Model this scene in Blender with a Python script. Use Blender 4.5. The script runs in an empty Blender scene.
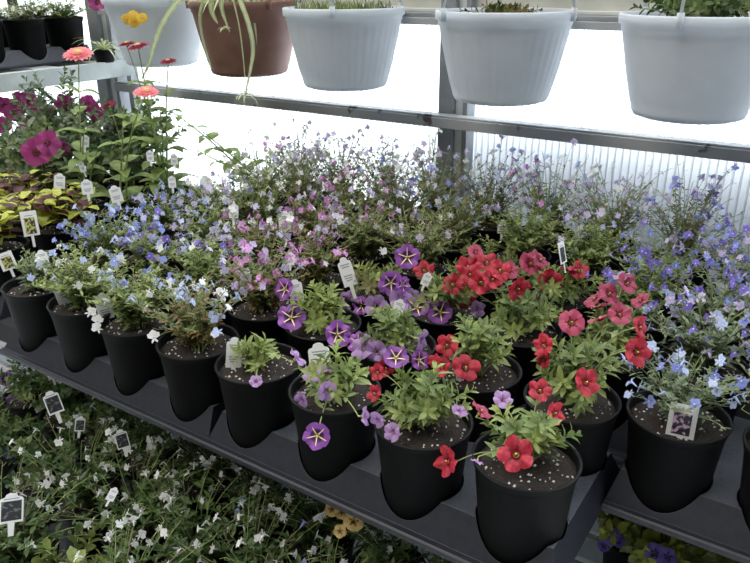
import bpy, math, random
from mathutils import Vector, Matrix, Quaternion
V = Vector
PI = math.pi
scene = bpy.context.scene
COL = scene.collection
RZ = 0.85                      # height of the pot rims on the bench
A, B = 0.135, 0.15             # spacing of pots along and across the bench
POT_H = 0.128

# ------------------------------------------------------------------ camera
F = 719.6
CR = V((0.83308674, 0.55309658, -0.00711728)).normalized()
CF = V((-0.51191715, 0.76605942, -0.38870785)).normalized()
CU = CR.cross(CF).normalized()
CP = V((1.17495, -0.65490, 0.50100 + RZ))
cam_d = bpy.data.cameras.new('camera'); cam = bpy.data.objects.new('camera', cam_d); COL.objects.link(cam)
cam_d.sensor_width = 36; cam_d.lens = F / 750 * 36; cam_d.clip_start = 0.02
M = Matrix((CR, CU, -CF)).transposed().to_4x4(); M.translation = CP
cam.matrix_world = M
scene.camera = cam

def ray(px, py):
    return CF + CR * ((px - 375) / F) + CU * ((281.5 - py) / F)
def at(px, py, Y):
    "world point seen at a pixel of the photograph, at depth Y"
    d = ray(px, py); t = (Y - CP.y) / d.y
    return CP + d * t
def depth(p): return (V(p) - CP).dot(CF)
def rz(*a): return V((a[0], a[1], a[2] + RZ))

# --------------------------------------------------------------- materials
MATS = {}
def mat(name, col, rough=0.6, var=0.0, scale=40, trans=0.0, metal=0.0, spec=0.5, bump=0.0, col2=None, thresh=None, rnd=0.0, coord='Object'):
    if name in MATS: return MATS[name]
    m = bpy.data.materials.new(name); m.use_nodes = True
    nt = m.node_tree; N = nt.nodes; L = nt.links
    b = N['Principled BSDF']; out = N['Material Output']
    b.inputs['Roughness'].default_value = rough
    b.inputs['Metallic'].default_value = metal
    b.inputs['Specular IOR Level'].default_value = spec
    c = (*col, 1)
    b.inputs['Base Color'].default_value = c
    src = None
    if var or col2 or bump:
        tc = N.new('ShaderNodeTexCoord'); no = N.new('ShaderNodeTexNoise'); no.inputs['Scale'].default_value = scale
        no.inputs['Detail'].default_value = 3
        L.new(tc.outputs[coord], no.inputs['Vector'])
        r = N.new('ShaderNodeValToRGB')
        a1, a2 = (0.35, 0.65) if thresh is None else (thresh, thresh + 0.06)
        r.color_ramp.elements[0].position = a1; r.color_ramp.elements[1].position = a2
        if col2: c0, c1 = c, (*col2, 1)
        else:
            c0 = (*[max(0, x * (1 - var)) for x in col], 1); c1 = (*[min(1, x * (1 + var)) for x in col], 1)
        r.color_ramp.elements[0].color = c0; r.color_ramp.elements[1].color = c1
        L.new(no.outputs['Fac'], r.inputs['Fac']); src = r.outputs['Color']
        if bump:
            bn = N.new('ShaderNodeBump'); bn.inputs['Strength'].default_value = bump; bn.inputs['Distance'].default_value = 0.002
            L.new(no.outputs['Fac'], bn.inputs['Height']); L.new(bn.outputs['Normal'], b.inputs['Normal'])
    if rnd:
        oi = N.new('ShaderNodeObjectInfo'); hs = N.new('ShaderNodeHueSaturation')
        mr = N.new('ShaderNodeMapRange'); mr.inputs['To Min'].default_value = 1 - rnd; mr.inputs['To Max'].default_value = 1 + rnd
        L.new(oi.outputs['Random'], mr.inputs['Value']); L.new(mr.outputs['Result'], hs.inputs['Value'])
        if src: L.new(src, hs.inputs['Color'])
        else: hs.inputs['Color'].default_value = c
        src = hs.outputs['Color']
    if src: L.new(src, b.inputs['Base Color'])
    if trans:
        t = N.new('ShaderNodeBsdfTranslucent'); mx = N.new('ShaderNodeMixShader'); mx.inputs['Fac'].default_value = trans
        if src: L.new(src, t.inputs['Color'])
        else: t.inputs['Color'].default_value = c
        L.new(b.outputs['BSDF'], mx.inputs[1]); L.new(t.outputs['BSDF'], mx.inputs[2]); L.new(mx.outputs['Shader'], out.inputs['Surface'])
    MATS[name] = m
    return m

mat('pot_plastic', (0.004, 0.004, 0.0045), 0.55, spec=0.18, bump=0.05, scale=300)
mat('tray_plastic', (0.012, 0.014, 0.022), 0.42, col2=(0.017, 0.02, 0.03), scale=120)
mat('tray_lit_dusty', (0.055, 0.062, 0.078), 0.6, col2=(0.02, 0.02, 0.024), scale=260, thresh=0.60)  # dusty speckled deck; its paler tone also paints in the light from above
mat('soil', (0.014, 0.010, 0.008), 0.95, col2=(0.035, 0.024, 0.019), scale=350, bump=0.8)
mat('perlite', (0.75, 0.73, 0.70), 0.8)
mat('leaf_green', (0.165, 0.225, 0.075), 0.5, var=0.35, scale=60, trans=0.4, rnd=0.15)
mat('leaf_lime', (0.30, 0.36, 0.115), 0.5, var=0.30, scale=60, trans=0.4, rnd=0.1)
mat('leaf_olive', (0.23, 0.22, 0.09), 0.5, var=0.35, scale=60, trans=0.4, rnd=0.15)
mat('leaf_grey', (0.19, 0.24, 0.14), 0.5, var=0.35, scale=60, trans=0.4, rnd=0.15)
mat('leaf_red', (0.28, 0.13, 0.07), 0.5, col2=(0.30, 0.28, 0.08), scale=60, trans=0.35, rnd=0.1)
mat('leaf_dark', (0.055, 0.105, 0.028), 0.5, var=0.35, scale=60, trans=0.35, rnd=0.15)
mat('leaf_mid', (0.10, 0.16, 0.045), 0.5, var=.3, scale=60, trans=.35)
mat('leaf_zinnia', (0.27, 0.36, 0.11), 0.5, var=.25, scale=30, trans=.45)
mat('leaf_maroon', (0.085, 0.018, 0.022), 0.5, var=0.3, scale=80, trans=0.25)
mat('leaf_yellow', (0.52, 0.55, 0.09), 0.5, var=0.2, scale=80, trans=0.4)
mat('leaf_pale', (0.50, 0.58, 0.28), 0.5, var=0.2, scale=60, trans=0.4)
mat('leaf_cream', (0.72, 0.74, 0.52), 0.5, trans=0.4)
mat('stem_green', (0.26, 0.32, 0.11), 0.5, var=0.2)
mat('stem_brown', (0.22, 0.17, 0.10), 0.6, var=0.2)
mat('petal_white', (0.88, 0.88, 0.86), 0.6, trans=0.35)
mat('petal_cream', (0.80, 0.78, 0.62), 0.6, trans=0.35)
mat('petal_paleblue', (0.56, 0.64, 0.90), 0.6, trans=0.35, rnd=0.15)
mat('petal_blue', (0.34, 0.40, 0.85), 0.6, trans=0.35, rnd=0.2)
mat('petal_violet', (0.26, 0.19, 0.68), 0.6, trans=0.35, rnd=0.2)
mat('petal_lavender', (0.66, 0.58, 0.82), 0.6, trans=0.35, rnd=0.15)
mat('petal_pink', (0.72, 0.34, 0.68), 0.6, trans=0.35, rnd=0.2)
mat('petal_magenta', (0.33, 0.04, 0.17), 0.55, var=0.2, scale=50, trans=0.35, rnd=0.2)
mat('petal_purple', (0.33, 0.10, 0.46), 0.55, var=0.2, scale=120, trans=0.3, rnd=0.15)
mat('petal_purple_dark', (0.08, 0.015, 0.14), 0.55, trans=0.2)
mat('petal_mauve', (0.42, 0.26, 0.50), 0.55, var=0.15, scale=120, trans=0.3, rnd=0.1)
mat('petal_red', (0.46, 0.022, 0.045), 0.6, var=0.35, scale=3.5, trans=0.3, rnd=0.12)
mat('petal_red_dark', (0.17, 0.006, 0.02), 0.55, trans=0.2)
mat('petal_rose', (0.42, 0.06, 0.12), 0.55, var=0.2, scale=90, trans=0.3, rnd=0.15)
mat('petal_yellow', (0.90, 0.62, 0.06), 0.55, var=0.15, trans=0.3)
mat('petal_gold', (0.85, 0.62, 0.25), 0.55, var=0.15, trans=0.3)
mat('petal_bronze', (0.30, 0.10, 0.03), 0.6, trans=0.2)
mat('petal_coral', (0.85, 0.26, 0.28), 0.55, var=0.15, trans=0.3, rnd=0.1)
mat('star_yellow', (0.90, 0.72, 0.32), 0.6)
mat('throat_green', (0.62, 0.62, 0.22), 0.6, trans=0.2)
mat('basket_white', (0.84, 0.88, 0.92), 0.45, trans=0.42, var=0.03, scale=15)
mat('basket_brown', (0.26, 0.13, 0.10), 0.5, trans=0.05, var=0.12, scale=20)
mat('tag_white', (0.90, 0.90, 0.88), 0.5, trans=0.2)
mat('tag_ink', (0.32, 0.33, 0.36), 0.6)
mat('tag_photo', (0.03, 0.03, 0.05), 0.4, col2=(0.62, 0.42, 0.55), scale=7, thresh=0.52)
mat('tag_photo_yellow', (0.05, 0.03, 0.04), 0.4, col2=(0.55, 0.55, 0.14), scale=8, thresh=0.5)
mat('tag_photo_dark', (0.02, 0.02, 0.025), 0.4, col2=(0.16, 0.18, 0.17), scale=6, thresh=0.56)
mat('metal_frame', (0.33, 0.345, 0.36), 0.5, var=0.12, scale=12, metal=0.2)
mat('metal_pale', (0.80, 0.82, 0.80), 0.5, var=0.08, scale=12)
mat('metal_rusty', (0.44, 0.45, 0.46), 0.55, col2=(0.11, 0.095, 0.09), scale=28, thresh=0.63)
mat('shelf_paint', (0.50, 0.54, 0.52), 0.6, var=0.2, scale=9, bump=0.1)
mat('board_pale', (0.68, 0.74, 0.78), 0.7, var=0.15, scale=14)
mat('board_cream', (0.66, 0.66, 0.60), 0.7, var=0.1, scale=10)
mat('bench_steel', (0.015, 0.016, 0.018), 0.7)
mat('concrete', (0.22, 0.215, 0.21), 0.9, var=0.2, scale=6, bump=0.1)
mat('gravel', (0.62, 0.60, 0.57), 0.9, var=0.2, scale=5)
mat('shade_block', (0.30, 0.34, 0.38), 0.8, var=0.1, scale=3)  # grey of the block added to shade the wall panel
mat('barrel_plastic', (0.10, 0.11, 0.13), 0.6)

def panel_material():
    m = bpy.data.materials.new('polycarbonate'); m.use_nodes = True
    nt = m.node_tree; N = nt.nodes; L = nt.links; N.remove(N['Principled BSDF'])
    tl = N.new('ShaderNodeBsdfTranslucent'); tl.inputs['Color'].default_value = (0.86, 0.89, 0.92, 1)
    df = N.new('ShaderNodeBsdfPrincipled'); df.inputs['Base Color'].default_value = (0.8, 0.83, 0.85, 1); df.inputs['Roughness'].default_value = 0.35
    tr = N.new('ShaderNodeBsdfTransparent'); tr.inputs['Color'].default_value = (0.92, 0.94, 0.95, 1)
    m1 = N.new('ShaderNodeMixShader'); m1.inputs['Fac'].default_value = 0.12
    m2 = N.new('ShaderNodeMixShader'); m2.inputs['Fac'].default_value = 0.3
    L.new(tl.outputs[0], m1.inputs[1]); L.new(df.outputs[0], m1.inputs[2])
    L.new(m1.outputs[0], m2.inputs[1]); L.new(tr.outputs[0], m2.inputs[2])
    L.new(m2.outputs[0], N['Material Output'].inputs['Surface'])
    MATS['polycarbonate'] = m
panel_material()

# ------------------------------------------------------------- mesh builder
class MB:
    def __init__(s): s.v = []; s.f = []; s.m = []; s.names = []
    def mi(s, name):
        if name not in s.names: s.names.append(name)
        return s.names.index(name)
    def face(s, idx, m): s.f.append(idx); s.m.append(m)
    def box(s, lo, hi, m):
        k = s.mi(m); n = len(s.v)
        for z in (lo[2], hi[2]):
            for x, y in ((lo[0], lo[1]), (hi[0], lo[1]), (hi[0], hi[1]), (lo[0], hi[1])): s.v.append((x, y, z))
        for q in ((3, 2, 1, 0), (4, 5, 6, 7), (0, 1, 5, 4), (1, 2, 6, 5), (2, 3, 7, 6), (3, 0, 4, 7)):
            s.face([n + i for i in q], k)
    def tube(s, pts, r, m, sides=4, caps=True):
        k = s.mi(m); pts = [V(p) for p in pts]; n0 = len(s.v); np_ = len(pts)
        rr = r if isinstance(r, (list, tuple)) else [r] * np_
        ref = V((0, 0, 1))
        if abs((pts[-1] - pts[0]).normalized().dot(ref)) > 0.9: ref = V((1, 0, 0))
        for i, p in enumerate(pts):
            d = (pts[min(i + 1, np_ - 1)] - pts[max(i - 1, 0)])
            if d.length < 1e-9: d = V((0, 0, 1))
            d.normalize(); a = d.cross(ref).normalized(); b = d.cross(a)
            for q in range(sides):
                t = 2 * PI * q / sides
                s.v.append(tuple(p + (a * math.cos(t) + b * math.sin(t)) * rr[i]))
        for i in range(np_ - 1):
            for q in range(sides):
                a0 = n0 + i * sides + q; a1 = n0 + i * sides + (q + 1) % sides
                s.face([a0, a1, a1 + sides, a0 + sides], k)
        if caps:
            s.face([n0 + q for q in range(sides)][::-1], k)
            s.face([n0 + (np_ - 1) * sides + q for q in range(sides)], k)
    def lathe(s, prof, m, seg=40, c=(0, 0, 0), rf=None):
        k = s.mi(m); n0 = len(s.v)
        for i, (r, z) in enumerate(prof):
            for q in range(seg):
                t = 2 * PI * q / seg; r2 = r if rf is None else rf(r, z, t, i)
                s.v.append((c[0] + r2 * math.cos(t), c[1] + r2 * math.sin(t), c[2] + z))
        for i in range(len(prof) - 1):
            for q in range(seg):
                a0 = n0 + i * seg + q; a1 = n0 + i * seg + (q + 1) % seg
                s.face([a0, a1, a1 + seg, a0 + seg], k)
        for i, rev in ((0, True), (len(prof) - 1, False)):
            if prof[i][0] < 0.3:
                ring = [n0 + i * seg + q for q in range(seg)]
                if rev: ring = ring[::-1]
                if (i == 0 and s._cap0) or (i and s._cap1): s.face(ring, k)
    _cap0 = True; _cap1 = False
    def leaf(s, base, d, up, L, W, m, n=4, curl=0.3, prof=None, fold=0.15, m2=None, wavy=0.0):
        "a leaf blade: midrib with two halves, bending down by curl"
        k = s.mi(m); k2 = s.mi(m2) if m2 else k
        d = V(d).normalized(); side = d.cross(V(up))
        if side.length < 1e-4: side = d.cross(V((1, 0, 0.3)))
        side.normalize(); nrm = side.cross(d).normalized()
        p = V(base); n0 = len(s.v); step = L / n; dd = d.copy(); rows = []
        for i in range(n + 1):
            t = i / n
            w = (W / 2) * ((math.sin(PI * t ** 0.8) ** 0.8 if 0 < t < 1 else 0) if prof is None else prof(t))
            w += (W * wavy * (1 if i % 2 else -1)) if 0 < i < n else 0
            nn = side.cross(dd).normalized()
            if w < 1e-5:
                rows.append((len(s.v),)); s.v.append(tuple(p))
            elif m2:
                b = len(s.v); rows.append((b, b + 1, b + 2, b + 3, b + 4))
                for q in (-1, -0.6, 0, 0.6, 1): s.v.append(tuple(p + side * w * q + nn * abs(q) * w * fold))
            else:
                b = len(s.v); rows.append((b, b + 1, b + 2))
                for q in (-1, 0, 1): s.v.append(tuple(p + side * w * q + nn * abs(q) * w * fold * 2))
            p = p + dd * step
            dd = (dd - nn * curl / n).normalized() if curl else dd
        for i in range(n):
            a, b = rows[i], rows[i + 1]
            if len(a) == 1 and len(b) == 1: continue
            if len(a) == 1:
                for q in range(len(b) - 1): s.face([a[0], b[q + 1], b[q]], k)
            elif len(b) == 1:
                for q in range(len(a) - 1): s.face([a[q], a[q + 1], b[0]], k)
            else:
                for q in range(len(a) - 1):
                    inner = m2 and q in (1, 2)
                    s.face([a[q], a[q + 1], b[q + 1], b[q]], k2 if inner else k)
    def mesh(s, name, smooth=True):
        me = bpy.data.meshes.new(name); me.from_pydata(s.v, [], s.f)
        for nm in s.names: me.materials.append(MATS[nm])
        me.polygons.foreach_set('material_index', s.m)
        if smooth: me.polygons.foreach_set('use_smooth', [True] * len(s.f))
        me.update(); return me

def link(name, me, parent=None, loc=None, rot=None):
    o = bpy.data.objects.new(name, me); COL.objects.link(o)
    if parent: o.parent = parent
    if loc is not None: o.location = loc
    if rot is not None: o.rotation_mode = 'QUATERNION'; o.rotation_quaternion = rot
    return o
def tag(o, label, cat, group=None, kind=None):
    o['label'] = label; o['category'] = cat
    if group: o['group'] = group
    if kind: o['kind'] = kind
    return o
def struct(name, mb, smooth=False):
    o = link(name, mb.mesh(name, smooth)); o['kind'] = 'structure'; return o
def bevel(o, w=0.002, seg=2):
    m = o.modifiers.new('bevel', 'BEVEL'); m.width = w; m.segments = seg; m.limit_method = 'ANGLE'; return o
def aim(d, roll=0.0):
    q = V(d).normalized().to_track_quat('Z', 'Y')
    return q @ Quaternion((0, 0, 1), roll)
def arc(p0, p1, p2, n=6):
    p0, p1, p2 = V(p0), V(p1), V(p2)
    return [p0 * (1 - t) ** 2 + p1 * 2 * t * (1 - t) + p2 * t * t for t in [i / n for i in range(n + 1)]]

# ------------------------------------------------------------- pot and soil
def pot_mesh(r=0.062, rb=0.0472, h=POT_H):
    m = MB(); m._cap1 = True
    prof = [(rb - 0.003, 0), (rb, 0.003), (r - 0.0045, h - 0.014), (r - 0.0035, h - 0.0135), (r - 0.001, h - 0.003), (r, h - 0.0015), (r - 0.0008, h), (r - 0.0035, h), (r - 0.0045, h - 0.002),
            (r - 0.0065, h - 0.020), (r - 0.012, h - 0.06)]
    m.lathe(prof, 'pot_plastic', 48)
    return m.mesh('pot')
POT = pot_mesh()
def soil_mesh(r, seed, z=0.0, hump=0.006, grit=0.0018):
    R = random.Random(seed); m = MB(); k = m.mi('soil'); seg = 30; rings = 10
    m.v.append((0, 0, z + hump))
    for i in range(1, rings + 1):
        for q in range(seg):
            t = 2 * PI * (q + R.uniform(-.3, .3) * (i < rings)) / seg; rr = r * i / rings
            m.v.append((rr * math.cos(t), rr * math.sin(t), z + hump * (1 - (i / rings) ** 2) + R.uniform(-grit, grit)))
    for q in range(seg): m.face([0, 1 + q, 1 + (q + 1) % seg], k)
    for i in range(rings - 1):
        for q in range(seg):
            a = 1 + i * seg + q; b = 1 + i * seg + (q + 1) % seg
            m.face([a, a + seg, b + seg, b], k)
    return m.mesh('soil')
def perlite_mesh(r, seed, n=60, z=0.0):
    R = random.Random(seed); m = MB(); k = m.mi('perlite')
    for _ in range(n):
        t = R.uniform(0, 2 * PI); rr = r * math.sqrt(R.random()); s = R.uniform(0.0010, 0.0027)
        c = V((rr * math.cos(t), rr * math.sin(t), z + 0.005 * (1 - (rr / r) ** 2) + 0.001)); n0 = len(m.v)
        for d in ((1, 0, 0), (-1, 0, 0), (0, 1, 0), (0, -1, 0), (0, 0, 1), (0, 0, -1)):
            m.v.append(tuple(c + V(d) * s * R.uniform(.6, 1.2)))
        for f in ((0, 2, 4), (2, 1, 4), (1, 3, 4), (3, 0, 4), (2, 0, 5), (1, 2, 5), (3, 1, 5), (0, 3, 5)): m.face([n0 + i for i in f], k)
    return m.mesh('perlite', False)
SOIL = [soil_mesh(0.0565, i) for i in range(3)]
PERL = [perlite_mesh(0.053, i, 70) for i in range(3)]

# ------------------------------------------------------------------ flowers
def trumpet(name, petal, throat, star=None, R=1.0, lobes=5, notch=0.16, deep=0.5, seed=0, tubec='throat_green', flat=0.0):
    "petunia-like flower, unit radius, facing +Z, tube running back along -Z"
    Rn = random.Random(seed); m = MB(); kp = m.mi(petal); kt = m.mi(throat); kb = m.mi(tubec)
    seg = lobes * 10; rings = [(0.08, -1.0 * deep), (0.16, -0.55 * deep), (0.28, -0.28 * deep), (0.50, -0.11 * deep), (0.72, 0.0), (1.0, 0.03)]
    w0 = [Rn.uniform(-.13, .13) for _ in range(seg)]; wv = [(w0[i - 1] + w0[i] * 2 + w0[(i + 1) % seg]) / 4 for i in range(seg)]; lw_ = [Rn.uniform(-.12, .12) for _ in range(lobes)]
    for (rr, z) in rings:
        for q in range(seg):
            t = 2 * PI * q / seg
            sh = 1 - notch * (1 - abs(math.cos(lobes / 2 * t)) ** 0.55) * rr ** 2
            rad = R * rr * sh * (1 + wv[q] * 0.5 * rr)
            zz = z + (0.10 * math.cos(lobes * t) + wv[q] * 1.4 + lw_[int(q / 10 + .5) % lobes] * 1.6 * abs(math.cos(lobes / 2 * t))) * rr ** 2 * (1 - flat) - 0.05 * (rr ** 4)
            m.v.append((rad * math.cos(t), rad * math.sin(t), zz * R))
    for i in range(len(rings) - 1):
        for q in range(seg):
            a = i * seg + q; b = i * seg + (q + 1) % seg
            k = kb if i == 0 else (kt if i <= (2 if star else 1) or (not star and i == 2 and q % 10 in (4, 5, 6)) else kp)
            m.face([a, b, b + seg, a + seg], k)
    # outer tube and calyx behind the limb
    n0 = len(m.v); ts = 8
    tp = [(0.24, -0.13 * deep), (0.17, -0.6 * deep), (0.10, -1.15 * deep), (0.07, -1.7 * deep)]
    for (rr, z) in tp:
        for q in range(ts):
            t = 2 * PI * q / ts; m.v.append((R * rr * math.cos(t), R * rr * math.sin(t), R * z))
    for i in range(3):
        for q in range(ts):
            a = n0 + i * ts + q; b = n0 + i * ts + (q + 1) % ts
            m.face([a, a + ts, b + ts, b], kp if i == 0 else kb)
    for q in range(5):
        t = 2 * PI * q / 5
        m.leaf((0, 0, -1.7 * deep * R), (math.cos(t) * .3, math.sin(t) * .3, 1), (math.cos(t), math.sin(t), 0), 0.55 * R, 0.14 * R, 'leaf_green', n=2, curl=-0.6)
    if star:
        ks = m.mi(star)
        for q in range(lobes):
            t = 2 * PI * q / lobes; n1 = len(m.v)
            for rr, w, z in ((0.10, 0.04, -0.30 * deep), (0.45, 0.04, -0.06 * deep + .04), (0.66, 0.03, 0.085), (0.80, 0.0, 0.10)):
                zz = z + 0.02
                if w: 
                    for sgn in (-1, 1):
                        m.v.append((R * (rr * math.cos(t) - sgn * w * math.sin(t)), R * (rr * math.sin(t) + sgn * w * math.cos(t)), R * zz))
                else: m.v.append((R * rr * math.cos(t), R * rr * math.sin(t), R * zz))
            m.face([n1, n1 + 1, n1 + 3, n1 + 2], ks); m.face([n1 + 2, n1 + 3, n1 + 5, n1 + 4], ks); m.face([n1 + 4, n1 + 5, n1 + 6], ks)
    return m.mesh(name)
def center_mesh(mt):
    m = MB(); k = m.mi(mt); m.tube([(0, 0, -0.25), (0, 0, -0.06), (0, 0, 0.02), (0, 0, 0.06)], [0.03, 0.05, 0.07, 0.02], mt, 7)
    return m.mesh('stamen')
TR = {
 'star': [trumpet('flower_star%d' % i, 'petal_purple', 'petal_purple_dark', 'star_yellow', seed=i) for i in range(3)],
 'red': [trumpet('flower_red%d' % i, 'petal_red', 'petal_red_dark', seed=i + 5, notch=0.24) for i in range(3)],
 'rose': [trumpet('flower_rose%d' % i, 'petal_rose', 'petal_red_dark', seed=i + 9, notch=0.15) for i in range(2)],
 'mauve': [trumpet('flower_mauve%d' % i, 'petal_mauve', 'petal_purple', seed=i + 12) for i in range(2)],
 'magenta': [trumpet('flower_magenta%d' % i, 'petal_magenta', 'petal_magenta', seed=i + 15, notch=0.1) for i in range(2)],
 'gold': [trumpet('flower_gold%d' % i, 'petal_gold', 'petal_bronze', seed=i + 18, deep=0.3) for i in range(2)],
 'violet': [trumpet('flower_violet%d' % i, 'petal_violet', 'petal_purple_dark', seed=i + 21, notch=0.1) for i in range(2)],
}
STAM = {'star': center_mesh('star_yellow'), 'red': center_mesh('throat_green'), 'rose': center_mesh('throat_green')}

def lobelia_flower(name, petal, eye='petal_white'):
    "five-lobed lobelia flower, about 14 mm wide, facing +Z"
    m = MB()
    pf = lambda t: (0.35 + 0.65 * math.sin(PI * min(1, t * .9) ** 1.1)) if t < 1 else 0.0
    for a, L, W in ((-90, .0085, .0068), (-38, .0075, .0060), (-142, .0075, .0060), (62, .0062, .0022), (118, .0062, .0022)):
        t = math.radians(a); m.leaf((0, 0, 0.0004), (math.cos(t), math.sin(t), 0.25), (0, 0, 1), L, W, petal, n=3, curl=0.35, prof=pf, fold=0.08)
    m.tube([(0, 0, -0.007), (0, 0, 0.0006)], [0.0007, 0.0014], petal, 5)
    m.tube([(0, -0.0008, 0.0005), (0, -0.0010, 0.0016)], [0.0015, 0.0008], eye, 5)
    return m.mesh(name)
LF = {c: lobelia_flower('lobelia_' + c, 'petal_' + c) for c in ('white', 'paleblue', 'blue', 'violet', 'lavender', 'pink')}
LF['cream'] = lobelia_flower('lobelia_cream', 'petal_cream')

# ---------------------------------------------------------- plant templates
def lobelia_template(seed, h=0.12, spread=0.085, stems=34, leaf='leaf_green', leafn=11, wispy=False, lw=1.0, second=None, up=0.0):
    """returns (stems mesh, foliage mesh, flower spots)"""
    R = random.Random(seed); st = MB(); fo = MB(); spots = []
    for i in range(stems):
        a = R.uniform(0, 2 * PI); rr = spread * math.sqrt(R.uniform(0.02, 1)); H = h * R.uniform(0.55, 1.0) * (1.1 - 0.35 * (rr / spread) ** 2)
        if wispy and R.random() < 0.3: H *= 1.25
        b = V((R.uniform(-.02, .02), R.uniform(-.02, .02), 0.0))
        tip = V((rr * math.cos(a), rr * math.sin(a), H))
        mid = V((rr * .45 * math.cos(a + .3), rr * .45 * math.sin(a + .3), H * R.uniform(.6, .85)))
        pts = arc(b, mid, tip, 6)
        st.tube(pts, [0.0011, 0.001, 0.0009, 0.0008, 0.0007, 0.0006, 0.0005], 'stem_brown' if (wispy or second) and i % 3 == 0 else 'stem_green', 3, False)
        ln = leafn if not wispy else int(leafn * .75)
        for j in range(ln):
            t = R.uniform(0.05, 0.97); f = t * 6; q = min(5, int(f)); p = pts[q].lerp(pts[q + 1], f - q)
            th = R.uniform(0, 2 * PI); low = 1 - t
            L = (0.009 + 0.012 * low) * R.uniform(.8, 1.3); W = L * (0.26 + 0.22 * low) * lw
            d = V((math.cos(th), math.sin(th), R.uniform(-.05, .9)))
            lm = leaf if (second is None or R.random() > (0.2 + 0.6 * low)) else second
            fo.leaf(p, d, (0, 0, 1), L, W, lm, n=3, curl=R.uniform(-.2, .7), fold=0.2)
        for q in range(3):
            if R.random() < 0.55 or q == 0:
                t = R.uniform(0.62, 1.0) if q else 1.0; f = t * 6; k = min(5, int(f)); p = pts[k].lerp(pts[k + 1], f - k)
                th = R.uniform(0, 2 * PI); d = V((math.cos(th), math.sin(th), R.uniform(0.1, 1.0))).normalized()
                e = p + d * R.uniform(.004, .010); st.tube([p, e], 0.0004, 'stem_green', 3, False)
                spots.append((e, d, R.uniform(0, 6.28)))
    R.shuffle(spots)
    return st.mesh('stems'), fo.mesh('foliage'), spots

def shoot(R, st, fo, pts, leaf, L0=0.024, W0=0.0075, n=14, start=0.25):
    ns = len(pts) - 1
    st.tube(pts, [0.0013 - 0.0006 * i / ns for i in range(ns + 1)], 'stem_green', 4, False)
    th = R.uniform(0, 6)
    for j in range(n):
        t = start + (1 - start) * (j + .5) / n; f = t * ns; q = min(ns - 1, int(f)); p = pts[q].lerp(pts[q + 1], f - q)
        ax = (pts[q + 1] - pts[q]).normalized(); th += 2.4
        s = ax.cross(V((0.31, 0.2, 1))).normalized(); u = ax.cross(s)
        out = s * math.cos(th) + u * math.sin(th); k = 1 - 0.55 * max(0, t - .75) / .25
        d = out + ax * R.uniform(.35, .8) + V((0, 0, .15)) + (ax * .9 if t > .88 else V())
        fo.leaf(p, d, ax, L0 * k * R.uniform(.75, 1.15), W0 * (0.6 + .4 * k) * R.uniform(.8, 1.2), leaf, n=3, curl=R.uniform(.1, .8), fold=0.15,
                prof=lambda t: (math.sin(PI * t ** 1.15) ** .8 if 0 < t < 1 else (0.12 if t == 0 else 0)))
def calibrachoa_parts(seed, h=0.07, spread=0.07, shoots=14, leaf='leaf_green', tips=(), L0=0.024, W0=0.0075, lightleaf='leaf_lime'):
    "foliage of a calibrachoa, plus thin stems reaching to the flowers at tips"
    R = random.Random(seed); st = MB(); fo = MB()
    for i in range(shoots):
        a = 2 * PI * i / shoots + R.uniform(-.3, .3); rr = spread * R.uniform(.25, 1.0); H = h * R.uniform(.5, 1.05) * (1.15 - .5 * rr / spread)
        pts = arc((R.uniform(-.008, .008), R.uniform(-.008, .008), 0), (rr * .5 * math.cos(a), rr * .5 * math.sin(a), H * .8), (rr * math.cos(a), rr * math.sin(a), H), 5)
        shoot(R, st, fo, pts, leaf if i % 2 else lightleaf, L0, W0, n=15)
    for p in tips:
        p = V(p); hz = V((p.x, p.y, 0)) * .45; hz.z = max(p.z * .8, 0.02) + 0.01
        pts = arc((0, 0, 0), hz, p, 6); st.tube(pts, 0.0008, 'stem_green', 4, False)
        # a few leaves along the flower stem
        for j in range(5):
            q = R.randint(2, 4); pp = pts[q]; th = R.uniform(0, 6.28)
            fo.leaf(pp, V((math.cos(th), math.sin(th), .4)), (0, 0, 1), L0 * .8, W0 * .9, leaf, n=3, curl=.4)
    return st.mesh('stems'), fo.mesh('foliage')

SOIL_Z = POT_H - 0.014
def new_pot(name, x, y, z, label, group=None, soil=0, cat='potted plant', rot=0.0, perl=True):
    e = link(name, None, loc=(x, y, z)); e.empty_display_size = .05; tag(e, label, cat, group)
    link('pot', POT, e)
    s = link('soil', SOIL[soil % 3], e, (0, 0, SOIL_Z)); s.rotation_euler[2] = soil
    if perl:
        p = link('perlite', PERL[soil % 3], s); p['kind'] = 'stuff'
    return e

TEMPL = {}
def lob(style, var):
    key = (style, var)
    if key not in TEMPL:
        sd = hash_(style) + var * 7
        P = dict(
            green=dict(h=.110, spread=.085, stems=46, leaf='leaf_green', leafn=17, second='leaf_lime'),
            lime=dict(h=.105, spread=.088, stems=48, leaf='leaf_lime', leafn=18, lw=1.2, second='leaf_green'),
            sparse=dict(h=.075, spread=.060, stems=24, leaf='leaf_green', leafn=9, lw=1.3, second='leaf_grey'),
            red=dict(h=.115, spread=.085, stems=44, leaf='leaf_green', leafn=16, second='leaf_red'),
            olive=dict(h=.125, spread=.100, stems=52, leaf='leaf_olive', leafn=17, second='leaf_green'),
            grey=dict(h=.115, spread=.100, stems=50, leaf='leaf_grey', leafn=15),
            wisp=dict(h=.160, spread=.115, stems=58, leaf='leaf_grey', leafn=17, wispy=True, second='leaf_olive'),
            wispg=dict(h=.150, spread=.110, stems=56, leaf='leaf_green', leafn=17, wispy=True, second='leaf_lime'),
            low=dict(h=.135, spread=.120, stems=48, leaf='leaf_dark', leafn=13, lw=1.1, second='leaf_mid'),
        )[style]
        TEMPL[key] = lobelia_template(sd, **P)
    return TEMPL[key]
def hash_(s): return sum((i + 1) * ord(c) for i, c in enumerate(s))
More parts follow.
